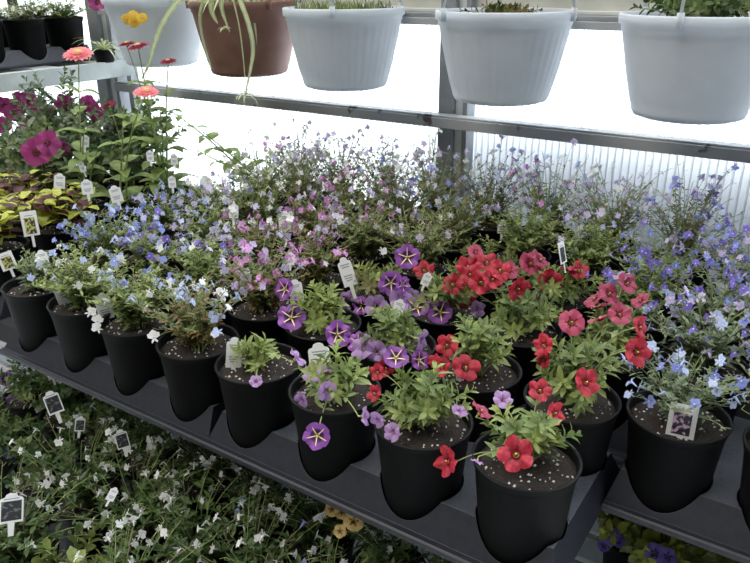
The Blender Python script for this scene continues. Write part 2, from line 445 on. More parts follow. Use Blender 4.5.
def put_lobelia(x, y, z, style, var, cols, nfl, label, group=None, rot=0.0, scale=1.0, name='potted_lobelia', seed=0):
    R = random.Random(seed * 31 + 7)
    st, fo, spots = lob(style, var)
    e = new_pot(name, x, y, z, label, group, soil=seed, cat='potted flower')
    e.rotation_euler[2] = rot
    base = V((0, 0, SOIL_Z + 0.004))
    for nm, me in (('stems', st), ('foliage', fo)):
        o = link(nm, me, e, base); o.scale = (scale,) * 3
    for p, d, r in spots[:nfl]:
        c = R.choice(cols); fs = R.uniform(.95, 1.35)
        o = link('flower', LF[c], e, base + p * scale, aim(d, r)); o.scale = (fs,) * 3
    return e

CAMDIR = lambda p: (CP - V(p)).normalized()
def put_calibrachoa(x, y, z, label, fl=(), seed=0, h=.07, spread=.07, shoots=14, leaf='leaf_green', light='leaf_lime', L0=.024, W0=.0075, group=None, name='potted_calibrachoa', scale=1):
    """fl: list of (kind, px, py, dY, radius in px, side tilt, up tilt)"""
    R = random.Random(seed * 17 + 3)
    e = new_pot(name, x, y, z, label, group, soil=seed, cat='potted flower')
    base = V((0, 0, SOIL_Z + 0.004)); tips = []; items = []
    for (kind, px, py, dY, rp, sx, sy) in fl:
        p = at(px, py, y + dY); rad = rp * depth(p) / F
        d = (CAMDIR(p) + CR * (sx + R.uniform(-.3, .3)) + V((0, 0, 1)) * (sy + R.uniform(-.25, .35))).normalized()
        if kind == 'rose': a_ = R.uniform(-1.2, 3.6); d = (V((math.cos(a_) * .7, math.sin(a_) * .7, .75)) + CAMDIR(p) * .25).normalized()
        if kind == 'mauve': d = (d + V((R.uniform(-.5, .5), R.uniform(-.2, .5), R.uniform(-.2, .5)))).normalized()
        loc = p - V((x, y, z))
        back = loc - d * rad * 0.8
        tips.append(back - base); items.append((kind, loc, d, rad))
    st, fo = calibrachoa_parts(seed, h, spread, shoots, leaf, tips, L0, W0, light)
    link('stems', st, e, base); link('foliage', fo, e, base)
    for kind, loc, d, rad in items:
        o = link('flower', R.choice(TR[kind]), e, loc, aim(d, R.uniform(0, 6.28))); o.scale = (rad,) * 3
        if kind in STAM: link('stamen', STAM[kind], o)
    return e

# -------------------------------------------------------------------- trays
def make_tray(name, x0, y0, z0, label, n=4, rows=2, rot=0, group='black pot trays'):
    """tray whose deck is 0.045 high; x0,y0 = centre of its first cup; z0 = its underside"""
    zt = 0.047
    L0, L1 = -.0635, A * (n - 1) + .0635
    D = B * (rows - 1)
    sec = [(-.0655, 0.0), (-.0655, 0.007), (-.063, .0095), (-.0545, 0.0085), (-.030, zt), (D + .030, zt), (D + .0545, 0.0085), (D + .063, .0095), (D + .0655, .007), (D + .0655, 0.0)]
    m = MB(); k = m.mi('tray_plastic')
    for x, sg in ((L0, 1), (L1, -1)):
        m.v += [(x + sg * .012 * (zz / zt), yy, zz) for yy, zz in sec]
    q = len(sec)
    kd = m.mi('tray_lit_dusty')
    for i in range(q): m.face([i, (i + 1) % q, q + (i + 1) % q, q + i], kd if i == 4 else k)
    m.face(list(range(q))[::-1], k); m.face([q + i for i in range(q)], k)
    me = m.mesh(name, False); o = link(name, me)
    # the cups: cones cut out with one boolean per cup
    cut = MB()
    for i in range(n):
        for j in range(rows):
            cut._cap1 = True
            cut.lathe([(0.0488, .0038), (0.0562, 0.074)], 'tray_plastic', 40, (i * A, j * B, 0))
    cm = cut.mesh('cutter', False); co = link('cutter', cm)
    bm = o.modifiers.new('cups', 'BOOLEAN'); bm.operation = 'DIFFERENCE'; bm.object = co; bm.solver = 'EXACT'
    dg = bpy.context.evaluated_depsgraph_get(); ev = o.evaluated_get(dg)
    res = bpy.data.meshes.new_from_object(ev); o.modifiers.clear(); o.data = res
    bpy.data.objects.remove(co)
    bevel(o, .0009, 2)
    o.location = (x0, y0, z0); o.rotation_euler[2] = rot
    tag(o, label, 'tray', group)
    return o

# ---------------------------------------------------------------- tags
def tag_meshes():
    m = MB(); k = m.mi('tag_white')
    W, H, T = .5, 1.0, .018
    outl = [(-.5, 0), (.5, 0), (.5, .78), (.44, .84), (.28, .87), (.22, .96), (.08, 1.0), (-.08, 1.0), (-.22, .96), (-.28, .87), (-.44, .84), (-.5, .78)]
    def slab(ol):
        n0 = len(m.v)
        for yy in (-T, T):
            for x, z in ol: m.v.append((x, yy, z))
        q = len(ol)
        m.face([n0 + i for i in range(q)], k); m.face([n0 + q + i for i in range(q)][::-1], k)
        for i in range(q): m.face([n0 + i, n0 + q + i, n0 + q + (i + 1) % q, n0 + (i + 1) % q], k)
    slab([(x * .62, z) for x, z in outl])
    slab([(-.07, -.45), (.07, -.45), (.09, .01), (-.09, .01)])
    plain = m.mesh('plant_tag', False)
    p = MB(); R = random.Random(4)
    for i, (w, z) in enumerate(((.40, .72), (.34, .64), (.40, .34), (.36, .26), (.28, .18))): p.box((-w / 2, -.030, z), (w / 2, -.026, z + .035), 'tag_ink')
    lines = p.mesh('print', False)
    pics = {}
    for nm in ('tag_photo', 'tag_photo_yellow', 'tag_photo_dark'):
        p = MB(); p.box((-.26, -.030, .08), (.26, -.026, .74), nm)
        p.box((-.2, -.030, .80), (.2, -.026, .83), 'tag_ink'); pics[nm] = p.mesh('print', False)
    sq = MB(); n0 = 0; k = sq.mi('tag_white')
    sq.box((-.40, -T, 0), (.40, T, 1), 'tag_white'); sq.box((-.07, -T, -.45), (.07, T, 0), 'tag_white')
    return plain, lines, pics, sq.mesh('plant_tag', False)
TAGM, TAGL, TAGP, TAGS = tag_meshes()
def put_tag(px, py, Y, hpx, label, pic=None, lean=0.0, yaw=0.0, back=-.30, wide=1.0, square=False):
    "px,py = middle of the visible blade"
    if Y == 'soil':
        d = ray(px, py + hpx * .5); t = (RZ - .012 - CP.z) / d.z; Y = (CP + d * t).y
    p = at(px, py, Y); s = hpx * depth(p) / F
    o = link('plant_tag', TAGS if square else TAGM); o.location = p - V((0, 0, s * .5))
    o.scale = (s * wide, s * .12 if False else s * .35, s)
    toc = CAMDIR(p); a = math.atan2(toc.x, -toc.y)
    o.rotation_euler = (back, lean, a + yaw)
    tag(o, label, 'plant tag', 'plant tags')
    link('print', TAGP[pic] if pic else TAGL, o)
    return o

# ================================================================ THE PLACE
ZB = RZ - POT_H                # pot bottoms on the bench
# ---- floor, ground outside, wall
m = MB(); m.box((-4, -4, -.05), (4, 1.02, 0), 'concrete'); struct('floor', m)
m = MB(); m.box((-12, 1.02, -.12), (12, 14, -.02), 'gravel'); g = struct('ground', m)
m = MB(); m.box((.22, 1.13, -.02), (5, 1.4, RZ + .20), 'shade_block'); o = struct('shade_block_outside', m)  # added block behind the panel, cuts outside light at its lower right

def corrugated(name, x0, x1, z0, z1, y, pitch=0.0165, dep=0.004):
    m = MB(); k = m.mi('polycarbonate'); n = int((x1 - x0) / pitch); q = 0; cols = []
    for i in range(n + 1):
        x = x0 + i * pitch
        for dx, dy in ((0, 0), (pitch * .70, 0), (pitch * .76, -dep), (pitch * .94, -dep)):
            cols.append((x + dx, y + dy))
    for x, yy in cols: m.v.append((x, yy, z0)); m.v.append((x, yy, z1))
    for i in range(len(cols) - 1): m.face([2 * i, 2 * i + 2, 2 * i + 3, 2 * i + 1], k)
    o = struct(name, m); s = o.modifiers.new('thickness', 'SOLIDIFY'); s.thickness = .0012
    return o
corrugated('wall_back', -2.2, 2.4, .25, 2.3, .985)
m = MB(); m.box((-2.2, .96, 0), (2.4, 1.0, .27), 'board_cream'); struct('baseboard_back', m)

# posts: main channel, pale flange strip, thin dark edge, sleeve at the foot
def wall_post(n, x, w=.052):
    m = MB()
    m.box((x - w * .75, .915, 0), (x, .965, 2.3), 'metal_frame')
    m.box((x - w * .79, .912, .5), (x + .001, .96, RZ + .10), 'metal_frame')
    m.box((x, .93, 0), (x + w * .42, .97, 2.3), 'metal_pale')
    m.box((x + .001, .926, .5), (x + w * .48, .94, RZ + .10), 'metal_pale')
    m.box((x + w * .42, .925, 0), (x + w * .66, .97, 2.3), 'metal_frame')
    return bevel(struct('trim_%d' % n, m), .0015)
pmid = at(457, 60, .93).x
wall_post(1, pmid)
pl = at(112, 50, .94).x
wall_post(2, pl - .02, .07)
m = MB(); x2 = at(96, 25, .96).x; m.box((x2 - .014, .94, 0), (x2 + .012, .97, 2.3), 'metal_pale'); struct('trim_3', m)
m = MB(); x2 = at(127, 55, .94).x; m.box((x2 - .004, .93, 0), (x2 + .018, .96, 2.3), 'metal_frame'); struct('trim_4', m)
# lower rail and upper rail along the wall
zb = at(250, 104.5, .90).z
m = MB(); m.box((-.86, .875, zb), (2.3, .90, zb + .024), 'metal_rusty'); m.box((-.86, .880, zb + .024), (2.3, .912, zb + .029), 'metal_rusty'); m.box((-.86, .898, zb + .012), (2.3, .912, zb + .024), 'metal_frame')
bevel(struct('trim_5', m), .0015)
zu = at(402, 23.6, .90).z
m = MB(); m.box((-.9, .88, zu), (2.3, .91, zu + .016), 'metal_rusty'); m.box((-.9, .89, zu + .016), (2.3, .955, zu + .026), 'metal_frame'); m.box((-.9, .93, zu + .026), (2.3, .95, zu + .034), 'metal_pale')
bevel(struct('trim_6', m), .0015)
m = MB(); m.box((-.2, .945, zu + .034), (2.3, .965, zu + .24), 'board_cream'); struct('trim_7', m)
# thin brace
p0 = at(38, 88, .86); p1 = at(120, 150, .86)
m = MB(); m.tube([p0 + (p0 - p1) * .6, p1 + (p1 - p0) * .5], .006, 'bench_steel', 6); struct('trim_8', m)

# ---- benches
def bench(x0, x1, y0, y1, zt, name, label, mt='bench_steel', slat=.012):
    e = link(name, None, loc=((x0 + x1) / 2, (y0 + y1) / 2, 0)); tag(e, label, 'bench'); c = e.location.copy()
    def part(nm, m):
        m.v = [(a - c.x, b - c.y, z) for a, b, z in m.v]; return link(nm, m.mesh(nm, False), e)
    m = MB(); m.box((x0, y0, zt - .045), (x1, y0 + .03, zt - slat), mt); m.box((x0, y1 - .03, zt - .045), (x1, y1, zt - slat), mt)
    n = 6
    for i in range(n): 
        x = x0 + (x1 - x0 - .03) * i / (n - 1); m.box((x, y0 + .03, zt - .045), (x + .03, y1 - .03, zt - slat), mt)
    part('frame', m)
    n = max(3, int((y1 - y0) / .075))
    for i in range(n):
        y = y0 + (y1 - y0 - .055) * i / (n - 1); m = MB(); m.box((x0, y, zt - slat), (x1, y + .055, zt), mt); part('slat', m)
    for x in (x0 + .05, (x0 + x1) / 2, x1 - .08):
        for y in (y0 + .12, y1 - .04): m = MB(); m.box((x, y, .371 if (zt > .5 and y < .6 and x < 1.7) else 0), (x + .035, y + .035, zt - .045), mt); part('leg', m)
    return e
TZ = ZB - .004                 # underside of the trays
bench(-1.15, .93, .01, .87, TZ, 'plant_bench', 'dark steel plant bench carrying the left and middle black pot trays')
bench(1.0, 1.9, .21, .87, TZ, 'plant_bench', 'dark steel bench under the set-back tray at right')
LT = .37                       # lower tier top
LZB = LT + .0045
bench(-1.2, 1.75, -.50, .62, LT, 'lower_bench', 'pale boarded lower bench in the shade under the main bench', 'board_pale')

# ---- trays on the bench
make_tray('pot_tray', .010, 0, TZ, 'black tray at the bench edge holding the front lobelias on the left')
make_tray('pot_tray', 4 * A - .003, 0, TZ, 'black tray at the bench edge holding the purple and red calibrachoas')
TCX, TCY = 1.066, .184
make_tray('pot_tray', TCX, TCY, TZ, 'black tray set back at right under the lobelia with the photo tag')
make_tray('pot_tray', 0, 2 * B, TZ, 'black tray in the middle rows under the pink lobelias')
make_tray('pot_tray', 4 * A, 2 * B, TZ, 'black tray in the middle rows behind the red calibrachoas')
make_tray('pot_tray', 0, 4 * B, TZ, 'black tray nearest the wall, left of the post')
make_tray('pot_tray', 4 * A, 4 * B, TZ, 'black tray nearest the wall, right of the post')
make_tray('pot_tray', TCX, TCY + 2 * B, TZ, 'black tray behind the blue lobelias on the far right')
XL = -.655; YL = .075
make_tray('pot_tray', XL, YL, TZ, 'black tray at far left under the lime and maroon coleus')
make_tray('pot_tray', XL, YL + 2 * B, TZ, 'black tray at left under the tall zinnias')
make_tray('pot_tray', XL, YL + 4 * B, TZ, 'black tray at left back under the magenta petunias')

# ---- front row (j = 0) and second row (j = 1): hand placed plants
def P(k, j, dx=0, dy=0): return (k * A + dx + ((.010 if k < 4 else -.003) if j < 2 else 0), j * B + dy, ZB)
L = put_lobelia
L(*P(0, 0), 'sparse', 0, ['white', 'paleblue'], 4, 'small green lobelia in the leftmost pot of the front row', seed=1)
L(*P(1, 0), 'lime', 0, ['white', 'white', 'paleblue'], 14, 'green lobelia with white flowers over the rim, second pot of the front row', seed=2)
L(*P(2, 0), 'lime', 1, ['paleblue', 'white', 'blue'], 26, 'yellow-green lobelia with blue and white flowers, third pot of the front row', seed=3)
L(*P(3, 0), 'red', 0, ['paleblue', 'white', 'paleblue'], 34, 'pale blue lobelia with reddish base leaves, fourth pot of the front row', seed=4)
put_calibrachoa(*P(4, 0), 'small light green calibrachoa with one drooping purple flower and bare soil, fifth front pot',
    [('mauve', 298, 357, -.03, 11, 1.2, -.3), ('mauve', 256, 381, -.05, 7, .2, 1.0)], seed=4, h=.05, spread=.03, shoots=7, leaf='leaf_lime')
put_calibrachoa(*P(5, 0), 'calibrachoa with lilac flowers and one purple star bloom hanging down its pot',
    [('star', 317, 436, -.085, 14, .0, -.1), ('mauve', 313, 374, -.02, 11, -.5, .2), ('mauve', 327, 391, -.045, 11, .3, 0), ('mauve', 301, 400, -.05, 9, -.9, -.3), ('mauve', 325, 368, 0, 9, .3, .4), ('mauve', 366, 416, -.055, 10, 1.0, -.7)],
    seed=5, h=.065, spread=.055, shoots=12)
put_calibrachoa(*P(6, 0), 'bushy green calibrachoa with small red side blooms and lilac petals at the rim',
    [('red', 377, 372, -.01, 9, -.9, .2), ('red', 374, 393, -.03, 9, -1.0, 0), ('mauve', 392, 432, -.055, 10, -.4, -.3), ('mauve', 377, 420, -.05, 9, -1.0, -.3), ('mauve', 460, 410, .0, 9, .4, .5)],
    seed=6, h=.075, spread=.062, shoots=17)
put_calibrachoa(*P(7, 0), 'calibrachoa with one large open red flower above the nearest pot',
    [('red', 516, 454, -.055, 18.5, -.05, .1), ('red', 446, 461, -.05, 16, -1.6, -.2), ('rose', 482, 410, .0, 12, -.3, .5), ('mauve', 503, 399, .03, 10, 0, .5), ('mauve', 477, 462, -.06, 7, -.5, -1.5), ('red', 540, 390, .03, 12, .2, .4), ('red', 556, 413, .02, 12, .9, .1)],
    seed=7, h=.075, spread=.058, shoots=14)
L(*P(0, 1), 'green', 0, ['blue', 'paleblue', 'paleblue'], 60, 'dense light blue lobelia behind the leftmost front pot', seed=5)
L(*P(1, 1), 'green', 1, ['blue', 'paleblue', 'lavender', 'violet'], 55, 'mid blue lobelia in the second row, behind the white-flowered one', seed=6)
L(*P(2, 1), 'lime', 2, ['lavender', 'violet', 'paleblue', 'white'], 42, 'lobelia with violet and lavender flowers in the second row', seed=7)
L(*P(3, 1), 'red', 1, ['pink', 'pink', 'lavender'], 40, 'pink-purple lobelia with rusty stems behind the small bare-soil pot', seed=8)
put_calibrachoa(*P(4, 1), 'calibrachoa with three purple star blooms around a bright green tuft, second row',
    [('star', 284, 289, -.02, 12, -.5, 0), ('star', 291, 317, -.045, 14.5, -.1, .1), ('star', 338, 334, -.04, 14, .1, 0), ('mauve', 297, 297, 0, 6, -.4, .4)],
    seed=8, h=.078, spread=.05, shoots=15, leaf='leaf_lime')
put_calibrachoa(*P(5, 1), 'calibrachoa crowded with lilac and purple flowers in the middle of the second row',
    [('star', 396, 357, -.05, 13, .0, .5), ('mauve', 363, 347, -.05, 14, -.3, .2), ('star', 420, 360, -.04, 11, .9, 0), ('star', 357, 342, -.04, 11, -.7, .1), ('mauve', 376, 352, -.05, 12, .2, .1), ('mauve', 423, 340, -.02, 12, .9, -.1), ('red', 386, 368, -.06, 9, -.5, 0)],
    seed=9, h=.075, spread=.06, shoots=14)
put_calibrachoa(*P(6, 1), 'light green calibrachoa with two red flowers at its left rim, dark soil showing',
    [('red', 447, 345, -.04, 12, -.1, .1), ('red', 466, 367, -.055, 15, .2, .3), ('red', 441, 366, -.05, 12, -1.0, .6), ('red', 434, 360, -.03, 7, -.9, .4)],
    seed=10, h=.09, spread=.055, shoots=15)
put_calibrachoa(*P(7, 1), 'red calibrachoa with open flowers on its right side, second row at the tray end',
    [('red', 587, 382, -.055, 15, .9, 0), ('red', 638, 352, -.035, 15, .25, .05), ('red', 641, 327, -.01, 12, 1.2, -.1), ('red', 543, 345, -.02, 12, -.9, .1), ('rose', 572, 322, .03, 14, -.3, .8), ('rose', 600, 317, .04, 14, .1, 1.1), ('rose', 620, 314, .04, 12, .2, .9), ('red', 636, 345, -.02, 9, -.8, 0), ('red', 543, 360, -.02, 9, -.9, -.4)],
    seed=11, h=.095, spread=.07, shoots=20)

def extra(e, spots):
    for c, px, py, dy, sc in spots:
        p = at(px, py, e.location.y + dy); q = p - e.location; q.rotate(Quaternion((0, 0, 1), -e.rotation_euler[2])); d = CAMDIR(p) + V((0, 0, .4)); d.rotate(Quaternion((0, 0, 1), -e.rotation_euler[2]))
        o = link('flower', LF[c], e, q, aim(d, px)); o.scale = (sc,) * 3
        m = MB(); m.tube(arc((0, 0, SOIL_Z), (q.x * .4, q.y * .4, q.z + .02), q - d * .004, 5), .0006, 'stem_green', 3, False); link('stems', m.mesh('stems'), e)
obs = [o for o in bpy.data.objects if o.parent is None and o.get('label')]
find = lambda t: [o for o in obs if t in o['label']][0]
extra(find('white flowers over the rim, second pot'), [('white', 97, 322, -.055, 1.5), ('white', 90, 313, -.05, 1.4), ('white', 98, 329, -.06, 1.4), ('white', 77, 286, -.03, 1.2), ('white', 125, 284, 0, 1.2)])
extra(find('fourth pot of the front row'), [('white', 154, 338, -.06, 1.5)])

# ---- rows 2 and 3
C_ = put_calibrachoa
L(*P(0, 2), 'green', 2, ['blue', 'lavender', 'paleblue'], 46, 'blue and lavender lobelia in the third row at left', seed=12)
L(*P(1, 2), 'lime', 0, ['white', 'paleblue', 'lavender'], 40, 'yellow-green lobelia with white flowers in the third row', seed=13, rot=1)
L(*P(2, 2), 'red', 2, ['pink', 'lavender', 'pink', 'white'], 46, 'pink lobelia with brown stems in the third row, left of a grey tag', seed=14)
L(*P(3, 2), 'red', 0, ['pink', 'pink', 'lavender', 'white'], 44, 'pink lobelia just behind the bright green tuft with purple stars', seed=15, rot=2)
C_(*P(4, 2), 'calibrachoa with purple star blooms right of the long white tag, third row',
    [('star', 407, 257, .02, 13, -.1, 0), ('star', 391, 283, -.03, 13, -.1, 0), ('star', 361, 306, -.06, 10, -.5, 0), ('mauve', 376, 306, -.055, 12, -.2, .1), ('mauve', 348, 300, -.05, 10, -.9, .4), ('star', 403, 285, -.02, 9, .9, .2), ('mauve', 402, 300, -.03, 14, .2, .6)],
    seed=12, h=.075, spread=.06, shoots=14, leaf='leaf_olive')
C_(*P(5, 2), 'calibrachoa mixing purple stars with red flowers, centre of the third row',
    [('star', 417, 307, -.02, 13, .1, .5), ('star', 440, 312, -.03, 13, .1, .1), ('mauve', 412, 297, 0, 9, 0, .6), ('red', 443, 289, .0, 12, -.8, .3), ('red', 462, 296, .01, 14, .2, 0), ('mauve', 478, 309, .0, 9, .8, 0), ('red', 424, 270, .06, 11, -.3, .8)],
    seed=13, h=.08, spread=.065, shoots=15)
C_(*P(6, 2), 'big clump of red calibrachoa flowers, brightest red mass in the centre',
    [('red', 481, 282, -.01, 13, .0, .2), ('red', 452, 284, -.02, 12, -.6, .2), ('red', 468, 266, .02, 12, -.1, .8), ('red', 487, 262, .03, 12, .1, .9), ('red', 500, 270, .02, 12, .5, .8), ('red', 519, 289, -.02, 13, .8, -.4), ('rose', 476, 252, .04, 9, 0, 1), ('red', 470, 274, .0, 11, -.4, .5), ('red', 493, 279, 0, 11, .6, .4), ('rose', 510, 270, .04, 10, .3, .8)],
    seed=14, h=.08, spread=.068, shoots=18)
C_(*P(7, 2), 'rose-red calibrachoa at the right end of the third row',
    [('rose', 594, 298, 0, 12, -.4, .8), ('rose', 610, 293, .02, 13, .1, .9), ('rose', 628, 283, .04, 12, .2, .9), ('rose', 640, 300, .0, 10, .5, .5), ('rose', 600, 305, -.02, 10, -.4, .3), ('mauve', 622, 276, .05, 9, 0, .9)],
    seed=15, h=.08, spread=.07, shoots=18)
L(*P(0, 3), 'lime', 1, ['lavender', 'white', 'blue'], 40, 'lobelia with blue and white flowers behind the tall zinnia leaves', seed=16, rot=1)
L(*P(1, 3), 'wispg', 0, ['white', 'cream', 'lavender'], 40, 'lobelia with loose white flowers in the fourth row at left', seed=17)
L(*P(2, 3), 'red', 1, ['pink', 'white', 'lavender'], 44, 'pink and white lobelia beside the tag in the fourth row', seed=18, rot=2)
L(*P(3, 3), 'olive', 0, ['pink', 'white', 'lavender'], 40, 'olive-leaved lobelia with pink flowers in the fourth row', seed=19)
L(*P(4, 3), 'olive', 1, ['white', 'lavender'], 12, 'bushy olive lobelia behind the purple star blooms', seed=20)
C_(*P(5, 3), 'leafy calibrachoa without flowers behind the red clump', [], seed=16, h=.085, spread=.08, shoots=20, leaf='leaf_olive', light='leaf_green', L0=.022)
C_(*P(6, 3), 'calibrachoa with one bright red open flower and rose ones above it, fourth row',
    [('rose', 531, 263, .0, 13, -.1, .6), ('red', 550, 281, -.04, 13, .2, 0), ('rose', 541, 259, .01, 12, .3, .8), ('red', 566, 283, .0, 8, .2, .9), ('red', 579, 270, .01, 11, .2, 1.0), ('rose', 505, 268, .02, 10, -.3, .9), ('rose', 568, 269, .0, 9, -.2, 1.0)],
    seed=17, h=.075, spread=.075, shoots=18, leaf='leaf_green')
L(*P(7, 3), 'green', 0, ['violet', 'blue'], 40, 'deep blue-violet lobelia behind the rose-red flowers', seed=21, rot=3)

# ---- rows 4 and 5 by the wall
T = [
 (0, 4, 'wispg', 1, ['white', 'cream'], 34, 'whitish airy lobelia next to the zinnias, fifth row'),
 (1, 4, 'wisp', 0, ['white', 'lavender'], 38, 'airy lobelia with white and lavender flowers, fifth row at left'),
 (2, 4, 'olive', 2, ['pink', 'lavender', 'white'], 36, 'olive lobelia dotted with pink, fifth row left of the post'),
 (3, 4, 'wisp', 1, ['lavender', 'blue', 'white'], 36, 'grey-green lobelia with a few blue flowers, just left below the post'),
 (4, 4, 'olive', 0, ['lavender', 'paleblue'], 14, 'olive-green lobelia in front of the foot of the post'),
 (5, 4, 'lime', 2, ['paleblue'], 3, 'bright lime green tuft behind the red clump'),
 (6, 4, 'lime', 0, ['paleblue', 'lavender'], 8, 'light green feathery lobelia right of the thin upright tag'),
 (7, 4, 'grey', 0, ['violet', 'blue', 'lavender'], 40, 'grey-green lobelia with blue flowers, fifth row at right'),
 (0, 5, 'wisp', 1, ['lavender', 'white', 'pink'], 36, 'tall wispy lobelia by the wall, behind the zinnias'),
 (1, 5, 'wisp', 0, ['lavender', 'white'], 44, 'tall wispy lobelia against the bright wall, under the brown basket'),
 (2, 5, 'wisp', 2, ['lavender', 'pink', 'white'], 46, 'tall wispy pinkish lobelia against the wall, under the ribbed white basket'),
 (3, 5, 'wisp', 0, ['lavender', 'lavender', 'white'], 44, 'tall wispy lavender lobelia touching the post from the left'),
 (4, 5, 'wisp', 1, ['paleblue', 'lavender', 'white'], 50, 'pale lavender lobelia right against the foot of the post'),
 (5, 5, 'wispg', 2, ['pink', 'lavender', 'paleblue'], 46, 'wispy lobelia with pinkish tops against the ribbed wall, right of the post'),
 (6, 5, 'wisp', 2, ['white', 'lavender'], 46, 'whitish wispy lobelia against the ribbed wall at right'),
 (7, 5, 'wisp', 0, ['lavender', 'violet', 'blue'], 46, 'wispy blue-lavender lobelia by the ribbed wall under the right basket'),
]
for n, (k, j, sty, var, cols, nf, lab) in enumerate(T):
    R = random.Random(n); L(*P(k, j, R.uniform(-.004, .004), R.uniform(-.004, .004)), sty, var, cols, nf, lab, seed=30 + n, rot=R.uniform(0, 6))
# the set-back right tray and the ones behind it
T = [
 (0, 0, 'grey', 0, ['paleblue', 'blue', 'paleblue'], 26, 'pale blue lobelia in the pot with the square flower-photo tag'),
 (1, 0, 'grey', 1, ['violet', 'paleblue'], 20, 'lobelia with violet flowers cut by the right edge of the frame'),
 (0, 1, 'grey', 1, ['violet', 'lavender', 'paleblue'], 34, 'grey-green lobelia behind the pot with the photo tag'),
 (1, 1, 'grey', 2, ['blue', 'lavender', 'violet'], 36, 'blue lobelia behind the one at the right edge'),
 (0, 2, 'grey', 0, ['violet', 'blue', 'lavender'], 50, 'violet-blue lobelia at right, third behind the photo tag'),
 (1, 2, 'grey', 1, ['violet', 'blue', 'lavender'], 46, 'hazy blue lobelia near the right edge, back area'),
 (0, 3, 'grey', 1, ['violet', 'lavender', 'blue'], 50, 'tall blue-violet lobelia at right against the wall'),
 (1, 3, 'grey', 2, ['lavender', 'paleblue'], 44, 'tall pale lobelia in the far right corner by the wall'),
]
for n, (k, j, sty, var, cols, nf, lab) in enumerate(T):
    nf = min(90, nf + 14)
    L(TCX + k * A, TCY + j * B, ZB, sty, var, cols, nf, lab, seed=60 + n, rot=n * 1.3, scale=.8 if n == 0 else 1.0)

# ---- coleus at the far left
def put_coleus(x, y, z, label, seed, n=10, h=.095, spread=.085, leafs=None):
    R = random.Random(seed); e = new_pot('potted_coleus', x, y, z, label, 'coleus at the left end', soil=seed, cat='potted plant')
    base = V((0, 0, SOIL_Z + .004)); st = MB(); fo = MB()
    for i in range(n):
        a = 2 * PI * i / n + R.uniform(-.3, .3); rr = spread * R.uniform(.15, 1); H = h * R.uniform(.6, 1.05)
        pts = arc((0, 0, 0), (rr * .5 * math.cos(a), rr * .5 * math.sin(a), H * .7), (rr * math.cos(a), rr * math.sin(a), H), 4)
        st.tube(pts, .0017, 'stem_brown', 5, False); th = R.uniform(0, 3)
        for j in range(1, 5):
            p = pts[j]; th += PI / 2; k = (1.0, .95, .85, .6)[j - 1]
            for s in (0, PI):
                yl = R.random(); yk = 'leaf_yellow' if yl < .45 or yl > .78 else 'leaf_maroon'; fo.leaf(p, (math.cos(th + s), math.sin(th + s), R.uniform(.1, .9)), (0, 0, 1), .050 * k * R.uniform(.85, 1.15), .034 * k, yk, n=6, curl=R.uniform(.5, 1.6), fold=.08, m2='leaf_maroon' if yl > .78 else None, wavy=.03, prof=lambda t: (math.sin(PI * t ** .75) ** .8 if 0 < t < 1 else 0))
    link('stems', st.mesh('stems'), e, base); link('foliage', fo.mesh('foliage'), e, base)
    return e
put_coleus(XL + 3 * A, YL, ZB, 'lime and maroon coleus in the black pot left of the front lobelias', 1)
put_coleus(XL + 3 * A, YL + B, ZB, 'lime-edged maroon coleus with drooping dark leaves beside the light blue lobelia', 2)
put_coleus(XL + 2 * A, YL + B, ZB, 'bright lime coleus at the far left carrying the tall picture tag', 3)
put_coleus(XL + 1 * A, YL + B, ZB, 'coleus cut by the left edge of the frame', 4)

# ---- tall zinnias
def zinnia_head(col, seed):
    R = random.Random(seed); m = MB()
    pf = lambda t: (.35 + .65 * math.sin(PI * min(1, t * .85))) if t < 1 else .25
    for ring, (n, L_, W_, up) in enumerate(((17, 1.0, .36, -.02), (14, .80, .32, .14), (11, .58, .26, .35))):
        for i in range(n):
            t = 2 * PI * i / n + ring * .2 + R.uniform(-.06, .06)
            m.leaf((math.cos(t) * .12, math.sin(t) * .12, .03 * ring), (math.cos(t), math.sin(t), up), (0, 0, 1), (L_ - .12) * R.uniform(.92, 1.08), W_, col, n=4, curl=.25, prof=pf, fold=.1)
    return m.mesh('flower_head')
def zinnia_eye():
    m = MB(); m._cap1 = True; m.lathe([(.30, 0), (.28, .10), (.20, .19), (.08, .24)], 'petal_gold', 14); 
    for i in range(12):
        t = 2 * PI * i / 12; m.leaf((.22 * math.cos(t), .22 * math.sin(t), .16), (math.cos(t), math.sin(t), 1), (0, 0, 1), .12, .07, 'petal_yellow', n=2, curl=0)
    return m.mesh('flower_eye')
ZH = {c: zinnia_head(c, i) for i, c in enumerate(('petal_coral', 'petal_rose', 'petal_yellow'))}; ZE = zinnia_eye()
def zcal():
    m = MB(); m._cap1 = True; m.lathe([(.05, -.30), (.16, -.22), (.24, -.08), (.22, .02)], 'leaf_green', 12); return m.mesh('calyx')
ZC = zcal()
